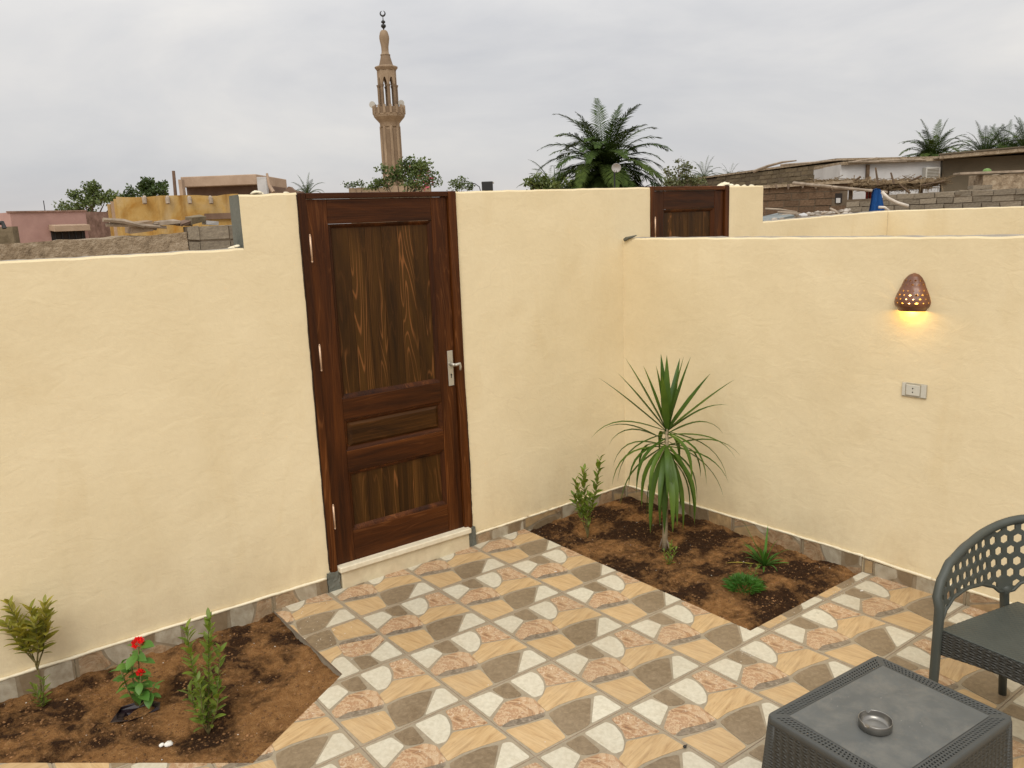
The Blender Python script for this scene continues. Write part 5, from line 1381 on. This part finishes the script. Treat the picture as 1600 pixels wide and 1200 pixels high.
lat('balcony_bracket', [(14.5, 199), (15.3, 197), (15.3, 193.5), (17, 191), (20, 187.5), (23, 184), (24, 182.5), (23.5, 181.8), (.1, 181.8)], 16, M_mstone, True, 0)
bal = lat('balcony', [(23.4, 182), (24.2, 181), (24.2, 179), (23.2, 178.6), (.1, 178.6)], 16, M_mstone, False, 0)
for q in range(16):
    a = q*PI/8; p = Vector((mc.x+23.5*k_*math.cos(a), mc.y+23.5*k_*math.sin(a), 0)); e_ = Vector((math.cos(a), math.sin(a), 0)); X_ = Vector((-e_.y, e_.x, 0))
    b = MB(); b.obox(Vector((p.x, p.y, zt_(179)))-X_*.14-e_*.10, X_*.28, e_*.24, (0, 0, zt_(166)-zt_(179))); b.build('railing_post', M_mstone, bal)
    a2 = a+PI/16; p2 = Vector((mc.x+23.1*k_*math.cos(a2), mc.y+23.1*k_*math.sin(a2), 0)); e_ = Vector((math.cos(a2), math.sin(a2), 0)); X_ = Vector((-e_.y, e_.x, 0))
    b = MB(); b.obox(Vector((p2.x, p2.y, zt_(179)))-X_*.36-e_*.04, X_*.72, e_*.06, (0, 0, zt_(169)-zt_(179))); b.build('railing_panel', M_mstone2, bal)
for q in range(8):
    a = q*PI/4+PI/8; p = Vector((mc.x+13.2*k_*math.cos(a), mc.y+13.2*k_*math.sin(a), 0)); b = MB()
    b.tube([(p.x, p.y, zt_(179)), (p.x, p.y, zt_(136))], .20, 8); b.tube([(p.x, p.y, zt_(137)), (p.x, p.y, zt_(133.5))], [.22, .30], 8); b.build('lantern_column', M_mstone2, mi_)
# arches: ring with pointed openings between the columns
b = MB(); nseg = 64
def rr_at(a, R): 
    m_ = (a-PI/8) % (PI/4)-PI/8; return R*math.cos(PI/8)/math.cos(m_)
V = []
for k in range(nseg+1):
    a = 2*PI*k/nseg; m_ = abs(((a-PI/8) % (PI/4))-PI/8)/(PI/8)     # 0 mid-bay, 1 at a column
    vlow = 121.5+14*min(1, (max(0, m_-.0)/.72))**2.2 if m_ < .72 else 136
    for R in (14.6, 11.6):
        q_ = rr_at(a, R)*k_; V += [Vector((mc.x+q_*math.cos(a), mc.y+q_*math.sin(a), zt_(vlow))), Vector((mc.x+q_*math.cos(a), mc.y+q_*math.sin(a), zt_(109)))]
F = []
for k in range(nseg): i = k*4; j = i+4; F += [(i, j, j+1, i+1), (i+2, i+3, j+3, j+2), (i, i+2, j+2, j)]
b.add(V, F); b.build('arcade', M_mstone, mi_)
lat('cornice', [(14.7, 110.5), (16, 108.5), (17.6, 106.5), (17.6, 105), (12, 103), (.1, 103)], 16, M_mstone, True, 0)
lat('spire_skirt', [(11.2, 104), (9.6, 98), (7.6, 90), (7.0, 86)], 12, M_mstone2, True)
lat('spire', [(7.6, 86.5), (7.6, 85.2), (6.0, 84.5), (5.4, 80), (5.6, 73), (6.9, 65), (7.6, 60), (7.3, 56), (5.8, 50), (3.6, 47.2), (.2, 46.5)], 16, M_mstone, True)
fin_ = lat('finial', [(.7, 47), (.9, 45), (3.6, 42), (3.9, 40.5), (3.4, 38.5), (1.2, 37.4), (1, 37), (3.0, 35.2), (3.3, 34), (2.6, 32.5), (.8, 31.3), (.5, 26), (.7, 24.5)], 12, M_iron, True)
b = MB(); cz = zt_(20.7); P_ = []
R_c = 3.6*k_
for k in range(15):
    a = R_(105)+R_(330)*k/14; P_.append(Vector((mc.x, mc.y, cz))+SIDE*(R_c*math.cos(a))+Vector((0, 0, R_c*math.sin(a))))
b.tube(P_, [.02+.10*math.sin(PI*k/14) for k in range(15)], 6); b.build('crescent', M_iron, fin_)
for u, v in ((587.5, 165), (622, 163)):
    p = at(u, v, D-1); q = at(u+(-6 if u < 600 else 5), v-1.5, D-2); b = MB(); b.tube([p, p.lerp(q, .4), q], [.12, .2, .42], 10); b.build('loudspeaker', M_acw, mi_)

# --- palms
def palm(label, crown_u, crown_v, depth, nfr, L, seed, trunkr=.22, group='date palms', elmin=-40, mat=L_palm, leafn=44, dry=0, llen=.40, name='date_palm', els=None):
    r = random.Random(seed); c = at(crown_u, crown_v, depth); base = Vector((c.x, c.y, GZ)); root = empty(name, base, label, 'palm tree', group)
    b = MB(); n = 10; b.tube([base.lerp(c, i/n)+Vector((.05*math.sin(i*2.1), .04*math.cos(i*3.), 0)) for i in range(n+1)], [trunkr*(1.15 if i % 2 else .95) for i in range(n+1)], 10)
    b.lathe(c-Vector((0, 0, .35)), [(trunkr*.9, -.3), (trunkr*1.7, 0), (trunkr*1.5, .3), (.05, .55)], 10); b.build('trunk', M_bark, root)
    for k in range(nfr):
        isdry = k >= nfr-dry
        f = k/max(1, nfr-dry-1) if not isdry else 1
        az = k*2.39996+r.uniform(-.2, .2); el = R_(82-(82-elmin)*min(1, f+.02)**.78+r.uniform(-6, 6)) if not isdry else R_(r.uniform(-60, -25))
        d = Vector((math.cos(az)*math.cos(el), math.sin(az)*math.cos(el), math.sin(el))); Lf = L*r.uniform(.82, 1.08); p = c+d*.1
        b = MB(); ns = leafn; pts = []; dcur = d.copy(); side = d.cross(Vector((0, 0, 1)))
        side = side.normalized() if side.length > .1 else Vector((-math.sin(az), math.cos(az), 0))
        droop = r.uniform(1.1, 1.7)*(1.0 if not isdry else .6)
        for i in range(ns+1):
            pts.append((p.copy(), dcur.copy())); p = p+dcur*(Lf/ns); t_ = i/ns; dcur = (dcur+Vector((0, 0, -1))*droop*(.25+1.5*t_)/ns*(.45+.75*math.cos(el)**.5 if math.cos(el) > 0 else .5)).normalized()
        b.tube([q[0] for q in pts[::3]], [.028*(1-.8*i/(len(pts[::3]))) for i in range(len(pts[::3]))], 4)
        for i in range(3, ns+1):
            t_ = i/ns; ll = llen*(.45+.9*math.sin(PI*min(1, t_*.92+.08))**.8)*L/2.8*(1 if t_ < .85 else .75)
            q, dc = pts[i]; up = side.cross(dc).normalized()
            if up.z < 0: up = -up
            for sg in (-1, 1):
                dl = (side*sg*.85+dc*(.52+.35*t_)+up*r.uniform(.0, .30)+Vector((0, 0, -.12-.15*r.random()))).normalized(); w_ = dc.cross(dl).cross(dl).normalized()*.055*L/2.8+dc*.042
                m_ = q+dl*ll*.5; e_ = q+dl*ll+Vector((0, 0, -.10*ll)); b.add([q-w_*.7, q+w_*.7, m_+w_, e_, m_-w_], [(0, 1, 2, 4), (4, 2, 3)])
        b.build('frond', L_palm_dry if isdry else mat, root)
    return root
palm('large date palm in the middle distance with a full arching crown', 944, 264, 34, 96, 2.95, 3, dry=7, elmin=-30)
palm('low young palm against the left foot of the large date palm', 868, 303, 33, 26, 1.7, 9, trunkr=.12, elmin=0, dry=3)
palm('low bushy palm against the right foot of the large date palm', 990, 306, 34.5, 22, 1.5, 19, trunkr=.12, elmin=-5, dry=9)
palm('rounded date palm standing over the whitewashed shed', 1457, 250, 58, 74, 2.75, 5, elmin=-25)
palm('date palm behind the flat grey roof, leftmost of the three there', 1538, 248, 52, 80, 2.3, 7, elmin=-15)
palm('date palm behind the flat grey roof, cut by the right edge', 1604, 243, 50, 80, 2.4, 12, elmin=-15)
palm('date palm behind the flat grey roof, middle one of the three there', 1570, 246, 55, 80, 2.3, 25, elmin=-15)
palm('distant small palm behind the mud brick house, near its left end', 1100, 278, 75, 22, 2.0, 13, elmin=0)
palm('distant tiny palm top above the mud brick house', 1140, 279, 95, 18, 1.9, 15, elmin=0)
palm('distant palm top just left of the tall door head', 480, 305, 60, 16, 1.5, 17, elmin=10)
T_('tamarisk', 'pale feathery tamarisk right of the large date palm', 1062, 30, [(1050, 282, 0, .30, 200), (1062, 270, 0, .34, 200), (1074, 262, 0, .25, 110), (1068, 285, .2, .36, 240), (1082, 280, 0, .28, 170), (1044, 268, 0, .18, 60), (1060, 252, 0, .14, 40), (1048, 292, 0, .3, 180), (1090, 290, 0, .3, 150)], .10, L_tree2, 22, trunk=.05)
T_('bush', 'dark scrubby bush at the left base of the palms', 845, 32, [(832, 290, 0, .35, 280), (850, 284, 0, .38, 320), (842, 296, 0, .4, 300), (870, 292, 0, .4, 300)], .13, L_tree, 24, trunk=.05, cat='bush')
c = at(963, 262, 30); b = MB(); b.lathe((0, 0, 0), [(.001, -.045), (.09, -.034), (.15, -.008), (.176, .022), (.172, .026), (.14, .0), (.001, -.034)], 20)
q_ = (CW-c).normalized().to_track_quat('Z', 'Y') @ Quaternion((1, 0, 0), .35); b.v = [tuple(c+q_ @ Vector(p)) for p in b.v]
dish = empty('satellite_dish', (c.x, c.y, GZ), 'pale satellite dish in front of the large date palm', 'dish'); b.build('dish', M_whitew, dish, smooth=True)
b = MB(); b.tube([(c.x, c.y+.1, GZ), (c.x, c.y+.1, c.z)], .03, 6); b.build('mast', M_iron, dish); b = MB(); b.tube([c+q_ @ Vector((0, -.2, 0)), c+q_ @ Vector((0, -.02, .25))], .012, 5); b.build('feed_arm', M_iron, dish)

# --- long mud brick house
A, Bp = up_z(1040, 288, 3.15), up_z(1309, 252, 3.25)
d = flatdir(A, Bp); n = Vector((-d.y, d.x, 0)); n = n if n.dot(AWAY) > 0 else -n; L = Vector((Bp.x-A.x, Bp.y-A.y, 0)).length
mh = brick_wall('mud_brick_house', 'long dark mud brick house running away behind the second door', (A.x, A.y, 0), d, n, L, GZ, 3.22, .36, .15, .5, M_mudbrick, M_mortar, 31, top=lambda s: 3.16+.08*s/L, cat='house', visible_from=1.6, skip=lambda s, z: (int(s*2.3) % 5 == 1 and 2.82 < z < 2.93))
b = MB(); b.obox(Vector((A.x, A.y, GZ))+n*.47, d*L, n*4.5, (0, 0, 3.1-GZ)); b.build('body', M_mortar, mh)
b = MB(); b.obox(Vector((A.x, A.y, 3.18))-n*.05, d*L, n*4.9, (0, 0, .07)); jitter(b, .03, 2); b.v = [(x, y, z+.08*((Vector((x, y, 0))-Vector((A.x, A.y, 0))).dot(d)/L)) for x, y, z in b.v]; b.build('mud_roof', M_mud, mh)
for k, (pts, w_, lab) in enumerate([([(1178, 268), (1200, 260), (1222, 254), (1244, 251)], .05, 'long curved branch resting on the mud brick house roof'), ([(1220, 258), (1250, 256), (1300, 251), (1316, 250)], .035, 'thin straight branch along the mud brick house roof')]):
    b = MB(); b.tube([at(u, v, 27-2.2*i/3) for i, (u, v) in enumerate(pts)], [w_, w_*.9, w_*.7, w_*.4], 6); jitter(b, .02, 3, k); tag(b.build('branch', M_branch, None, loc=at(pts[0][0], pts[0][1], 27)), lab, 'branch')

# --- whitewashed shed
A, Bp = at(1313, 253, 24.35), at(1470, 250, 24.2); A.z = Bp.z = 3.16
ws = empty('white_shed', (A.x, A.y, GZ), 'whitewashed shed with a brown post and an air conditioner under its stick roof', 'house')
b = MB(); d, n, L = house_box(b, A, Bp, 3, GZ, 3.08); b.build('wall', M_whitew, ws)
b = MB(); b.obox(Vector((A.x, A.y, 3.07))-n*.15, d*L, n*3.2, (0, 0, .09)); jitter(b, .05, 2.5); b.build('roof', M_mud, ws)
for u in (1354,):
    p = on_plane(u, 270, A-n*.1, n); b = MB(); b.obox(Vector((p.x, p.y, GZ)), d*.09, n*.09, (0, 0, 3.2)); b.build('post', M_bark, ws)
r = random.Random(8)
for k in range(9):
    s = r.uniform(0, L*.9); b = MB(); a_ = Vector((A.x, A.y, 3.13))+d*s-n*.2; b.tube([a_, a_+d*r.uniform(.5, 1.3)+Vector((0, 0, r.uniform(-.06, .1)))], [.03, .015], 5); b.build('roof_stick', M_branch, ws)
p = on_plane(1446, 281, A-n*.25, n); ac = empty('air_conditioner', Vector((p.x, p.y, p.z)), 'beige air conditioner unit on the whitewashed shed', 'air conditioner')
b = MB(); b.obox(p, d*.42, n*.24, (0, 0, .36)); b.build('casing', M_acw, ac, bevel=.01)
for k in range(7): b = MB(); b.obox(p+d*.04-n*.008+Vector((0, 0, .04+.042*k)), d*.33, n*.012, (0, 0, .018)); b.build('grille_slat', M_greyr, ac)

# --- grey house with concrete slab roof on the right
A, Bp = at(1470, 252, 24.15), at(1700, 240, 22.6); A.z = Bp.z = 3.1
gh = empty('grey_house', (A.x, A.y, GZ), 'grey-brown house with a jutting flat slab roof at the right edge', 'house')
b = MB(); d, n, L = house_box(b, A+flatdir(A, Bp)*.05, Bp, 5, GZ, 3.10); b.build('wall', M_greyr, gh)
b = MB(); b.obox(Vector((A.x, A.y, 3.10))-n*.5-d*.05, d*(L+.3)+Vector((0, 0, .12)), n*6, (0, 0, .11)); b.build('roof_slab', M_mud, gh, bevel=.01)
b = MB(); b.obox(Vector((A.x, A.y, 3.215))-n*.53-d*.07, d*(L+.3)+Vector((0, 0, .12)), n*.5, (0, 0, .04)); b.build('roof_lip', M_greyr, gh)

# low tan pier with plank and green can
p = at(1535, 293, 19); q = at(1640, 290, 19); d5 = flatdir(p, q); pr = ragged_wall('', Vector((p.x, p.y, 0)), d5, AWAY, 2.2, GZ, lambda s: at(1540, 273, 19).z, .6, M_mud, .1, .03, 7)
tag(pr, 'rough tan mud wall under the long plank at the right edge', 'wall')
b = MB(); a, c = at(1500, 273, 18.9), at(1625, 268, 18.9); b.obox(a, c-a, AWAY*.3, (0, 0, .05)); jitter(b, .012, 5); tag(b.build('plank', M_branch, None, loc=a), 'long weathered plank on the tan mud wall at the right edge', 'plank')
b = MB(); c = at(1542, 270.5, 19); b.lathe(c, [(.001, 0), (.09, 0), (.10, .03), (.08, .08), (.05, .10), (.001, .11)], 12); M_gr = NT('green_plastic'); M_gr.col((.12, .22, .04)); M_gr = M_gr.fin(.5)
tag(b.build('green_pot', M_gr, None, smooth=True, loc=c), 'small green pot on the plank at the right edge', 'pot')
p = at(1478, 297, 17.5); 
brick_wall('brick_wall', 'stepped low brick wall between the thatch and the tan mud wall', (p.x, p.y, 0), flatdir(at(1478, 290, 17.5), at(1540, 290, 17.5)), AWAY, 1.0, 1.7, at(1500, 284, 17.5).z, .26, .085, .2, M_greybrick, M_mortar, 41, irr=.2, top=lambda s: 2.0+.25*s)

# --- dark brick room
A, Bp = at(1180, 290, 16.3), at(1325, 291, 15.7); zt = at(1250, 290, 16).z
d = flatdir(A, Bp); n = Vector((-d.y, d.x, 0)); n = n if n.dot(AWAY) > 0 else -n; L = Vector((Bp.x-A.x, Bp.y-A.y, 0)).length
sA = (on_plane(1305, 305, A, n)-A).dot(d); sB_ = (on_plane(1316, 305, A, n)-A).dot(d); zA = on_plane(1310, 317, A, n).z; zB = on_plane(1310, 302, A, n).z
dr = brick_wall('brick_room', 'dark brown block room with a tiny opening in the yard behind the side wall', (A.x, A.y, 0), d, n, L, 1.2, zt, .30, .135, .2, M_redbrick, M_mortar, 51, cat='house', irr=.06, skip=lambda s, z: sA-.03 < s < sB_+.03 and zA-.05 < z < zB+.05)
b = MB(); b.obox(Vector((A.x, A.y, zA))+d*sA-n*.006, d*(sB_-sA), n*.1, (0, 0, zB-zA)); wn_ = b.build('window', M_darkint, dr)
b = MB(); b.obox(Vector((A.x, A.y, zA+.0))+d*(sA+.02)-n*.02, d*(sB_-sA-.05), n*.01, (0, 0, (zB-zA)*.5)); b.build('pale_cloth', M_whitew, wn_)
b = MB(); b.obox(Vector((A.x, A.y, 0))+n*.19+Vector((0, 0, GZ)), d*L, n*3.0, (0, 0, zt-.05-GZ)); b.build('body', M_mortar, dr)
b = MB(); b.obox(Vector((A.x, A.y, zt))-n*.06-d*.1, d*(L+.2), n*3.2, (0, 0, .05)); jitter(b, .04, 3); b.build('mud_roof', M_mud, dr)
r = random.Random(18)
for k, (u0, v0, u1, v1, w_, lab) in enumerate([(1259, 288, 1386, 300, .030, 'long pale pole slanting from the brick room to the blue cloth'), (1240, 286, 1300, 291, .03, 'short pole lying on the brick room roof')]):
    b = MB(); b.tube([at(u0, v0, 15.5), at((u0+u1)/2, (v0+v1)/2+.5, 14.6), at(u1, v1, 13.8)], [w_, w_*.9, w_*.7], 7); jitter(b, .01, 3, k); tag(b.build('pole', M_branch, None, loc=at(u0, v0, 15.5)), lab, 'pole')
for k in range(5):
    u = 1215+k*20+r.uniform(-5, 5); b = MB(); b.tube([at(u, 289, 15.9), at(u+r.uniform(-8, 8), 291+r.uniform(2, 8), 15.7)], [.03, .012], 5)
    b.build('roof_stub', M_bark, dr)

# --- thatched canopy
r = random.Random(61)
zc = at(1390, 286, 19).z; th = empty('thatched_canopy', Vector((at(1390, 290, 19).x, at(1390, 290, 19).y, GZ)), 'sagging reed and straw canopy in front of the whitewashed shed', 'canopy')
P0, P1 = at(1306, 286, 19.5), at(1476, 287, 18.5); d = flatdir(P0, P1); L = Vector((P1.x-P0.x, P1.y-P0.y, 0)).length
b = MB()
for k in range(3200):
    s = r.uniform(-.15, L+.1); w_ = r.uniform(0, 2.2)**1.0; zc_ = zc-.02-.05*math.sin(PI*s/L)+.05*math.sin(s*2.4)+r.gauss(0, .045)+.10*(w_/2.2)
    c = Vector((P0.x, P0.y, zc_))+d*s+AWAY*w_; a = r.gauss(0, .8) if r.random() < .75 else r.uniform(0, PI); ln = r.uniform(.15, .5)
    v_ = (d*math.cos(a)+AWAY*math.sin(a))*ln+Vector((0, 0, r.gauss(0, .07)))
    if w_ < .35 and r.random() < .5: v_ = Vector((r.uniform(-.1, .1), r.uniform(-.1, .1), -r.uniform(.08, .30)))
    wd = Vector((0, 0, 1)).cross(v_.normalized()); wd = (wd.normalized() if wd.length > .1 else d)*r.uniform(.006, .014)
    b.add([c-v_/2-wd, c-v_/2+wd, c+v_/2+wd*.4, c+v_/2-wd*.4], [(0, 1, 2, 3)]); b.add([c-v_/2-Vector((0,0,.01)), c-v_/2+Vector((0, 0, .01)), c+v_/2+Vector((0, 0, .004)), c+v_/2-Vector((0,0,.004))], [(0, 1, 2, 3)])
tag(b.build('straw', M_straw, th), kind='stuff')
b = MB(); b.obox(Vector((P0.x, P0.y, zc-.03))+AWAY*.05, d*L, AWAY*2.2+Vector((0, 0, .1)), (0, 0, .05)); jitter(b, .05, 2); b.build('mat', M_straw, th)
for s in (.5, 1.4, 2.2):
    b = MB(); a_ = Vector((P0.x, P0.y, GZ))+d*s*L/2.6+AWAY*.3; b.tube([a_, a_+Vector((.03, 0, zc-GZ))], .05, 7); b.build('post', M_bark, th)
for (u0, v0, u1, v1) in [(1368, 262, 1372, 290), (1392, 270, 1397, 288), (1335, 283, 1345, 276), (1420, 284, 1440, 275), (1405, 288, 1422, 302), (1440, 290, 1475, 283)]:
    b = MB(); b.tube([at(u0, v0, 18.6), at(u1, v1, 18.5)], [.02, .028], 5); b.build('loose_branch', M_bark, th)
# white wall under the canopy
A, Bp = at(1322, 296, 22), at(1468, 294, 22); b = MB(); zt = at(1390, 289, 22).z; house_box(b, A, Bp, .2, GZ, zt); tag(b.build('wall', M_whitew, None, loc=(A.x, A.y, GZ)), 'low white wall in the shade beneath the thatched canopy', 'wall')
a = at(1355, 312, 20.5); wf = empty('red_frame', (a.x, a.y, GZ), 'small red and white window frame under the canopy beside the blue cloth', 'frame')
d6 = flatdir(at(1354, 300, 20.5), at(1366, 300, 20.5)); M_red = NT('faded_red_paint'); M_red.col((.28, .03, .02)); M_red = M_red.fin(.7)
for k in range(3):
    b = MB(); q = at(1353+k*5, 320, 20.5); b.obox(q, d6*.04, AWAY*.05, (0, 0, .38)); b.build('frame_bar', M_red, wf)
b = MB(); q = at(1353, 320, 20.55); b.obox(q, d6*.2, AWAY*.03, (0, 0, .36)); b.build('board', M_whitew, wf)

# --- grey brick wall beyond the far cream wall
A = at(1322, 318, 13.5); Bp = at(1700, 290, 11.0)
d = flatdir(A, Bp); n = Vector((-d.y, d.x, 0)); n = n if n.dot(AWAY) > 0 else -n; L = Vector((Bp.x-A.x, Bp.y-A.y, 0)).length
ztopA, ztopB = at(1322, 311, 13.5).z, at(1700, 291, 11).z
gw = brick_wall('brick_wall', 'long grey-tan brick wall above the far cream wall on the right', (A.x, A.y, 0), d, n, L, 1.45, max(ztopA, ztopB)+.02, .26, .088, .22, M_greybrick, M_mortar, 71, irr=.18, top=lambda s: ztopA+(ztopB-ztopA)*s/L+.01)
# blue cloth over a stake
r = random.Random(5); a = at(1371, 291, 11.5); b = MB(); V = []; F = []; nx, nz = 10, 12
zt = at(1371, 294, 11.5).z; zb = at(1371, 333, 11.5).z
for side in (0, 1):
    for k in range(nz+1):
        f = k/nz
        for i in range(nx+1):
            u = i/nx-.5; wdt = (.09+.12*f**.8); fold = .025*math.sin(u*16+f*2)*(.3+f)
            V.append(Vector((a.x, a.y, 0))+SIDE*(u*wdt+.02*f-.0)+AWAY*(fold+.05*side)+Vector((0, 0, zt-(zt-zb)*f-(.03*abs(u) if k == 0 else 0)+.015*vnoise((u*3, f, 1), 2)*f)))
m = (nx+1)*(nz+1)
for side in (0, 1):
    for k in range(nz):
        for i in range(nx): q = m*side+k*(nx+1)+i; F.append((q, q+1, q+nx+2, q+nx+1))
for i in range(nx): F.append((i, i+1, m+i+1, m+i))
b.add(V, F); b.tube([Vector((a.x, a.y, GZ))+AWAY*.03, Vector((a.x, a.y, zt-.01))+AWAY*.03], .018, 6)
o = b.build('blue_cloth', M_blue, None, smooth=True, loc=(a.x, a.y, zb)); tag(o, 'bright blue cloth draped over a stake in front of the brick wall', 'cloth')
for k, (pts, w_, lab) in enumerate([([(1378, 300), (1388, 310), (1402, 317), (1419, 322)], .022, 'curved pale pipe leaning right of the blue cloth'), ([(1373, 324), (1382, 324), (1390, 330)], .018, 'short white hose end at the foot of the blue cloth')]):
    b = MB(); b.tube([at(u, v, 10.6) for u, v in pts], w_, 8); tag(b.build('pipe', M_pipe, None, smooth=True, loc=at(*pts[0], 10.6)), lab, 'pipe')
# rubble and branches at the foot of the brick room, on the ground bank behind the low cream wall
b = MB(); A = at(1185, 352, 9.5); Bp = at(1400, 336, 9.5)
bank = ragged_wall('', Vector((A.x, A.y, 0)), flatdir(A, Bp), AWAY, (Bp-A).length, GZ, lambda s: at(1190, 350, 9.5).z+(at(1400, 332, 9.5).z-at(1190, 350, 9.5).z)*s/1.62, .5, M_mud, .08, .02, 12, 'rubble_bank'); tag(bank, 'bank of earth and rubble behind the low cream wall', 'earth bank')
r = random.Random(91)
specs = [((1198, 343), (1250, 334), .02), ((1215, 332), (1262, 336), .016), ((1195, 326), (1245, 331), .012), ((1258, 342), (1300, 330), .018), ((1240, 336), (1290, 337), .014), ((1297, 326), (1313, 336), .015)]
labs = ['grey stick lowest in the rubble beside the second door', 'pale bent stick in the middle of the rubble bank', 'thin stick highest on the left of the rubble bank', 'slanting pale stick in the rubble below the brick room', 'straight stick lying flat on the rubble bank', 'short stick propped at the right end of the rubble bank']
for k, ((u0, v0), (u1, v1), w_) in enumerate(specs):
    b = MB(); b.tube([at(u0, v0, 10.4), at((u0+u1)/2, (v0+v1)/2-1.5, 10.3), at(u1, v1, 10.2)], [w_, w_, w_*.6], 6); jitter(b, .01, 5, k); tag(b.build('stick', M_branch, None, loc=at(u0, v0, 10.4)), labs[k], 'stick')
b = MB()
for k in range(60):
    u = r.uniform(1195, 1330); p = at(u, 347-.11*(u-1195)+r.uniform(-6, 1), r.uniform(9.8, 10.8)); s_ = r.uniform(.015, .05)
    P = [p+Vector((r.uniform(-1, 1), r.uniform(-1, 1), r.uniform(-.7, .7)))*s_ for _ in range(5)]; P += [p+Vector((0, 0, s_)), p-Vector((0, 0, s_))]
    b.lathe(p, [(.001, -s_*.6), (s_*r.uniform(.7, 1), -s_*.2), (s_*r.uniform(.7, 1), s_*.3), (.001, s_*.6)], 6)
jitter(b, .012, 20); tag(b.build('rubble', mottled('pale_rubble', (.22, .18, .14), (.55, .5, .44), 3, 1), None), 'pale stones and rubble on the bank behind the low cream wall', 'rubble', kind='stuff')
b = MB(); a, c = at(1197, 349, 9.9), at(1240, 340, 10.1); b.obox(a, c-a, AWAY*.5+Vector((0, 0, .03)), (0, 0, .03)); jitter(b, .02, 6); M_sheet = mottled('grey_blue_sheet', (.12, .14, .14), (.22, .24, .23), 6, .6); tag(b.build('sheet', M_sheet, None, loc=a), 'grey-blue sheet lying in the rubble beside the second door', 'sheet')
b = MB(); a, c = at(1250, 339, 10.0), at(1262, 337, 10.0); b.obox(a, c-a, AWAY*.12, (0, 0, .03)); jitter(b, .03, 9); tag(b.build('bag', M_whitew, None, bevel=.01, loc=a), 'crumpled white bag in the rubble below the brick room', 'bag')
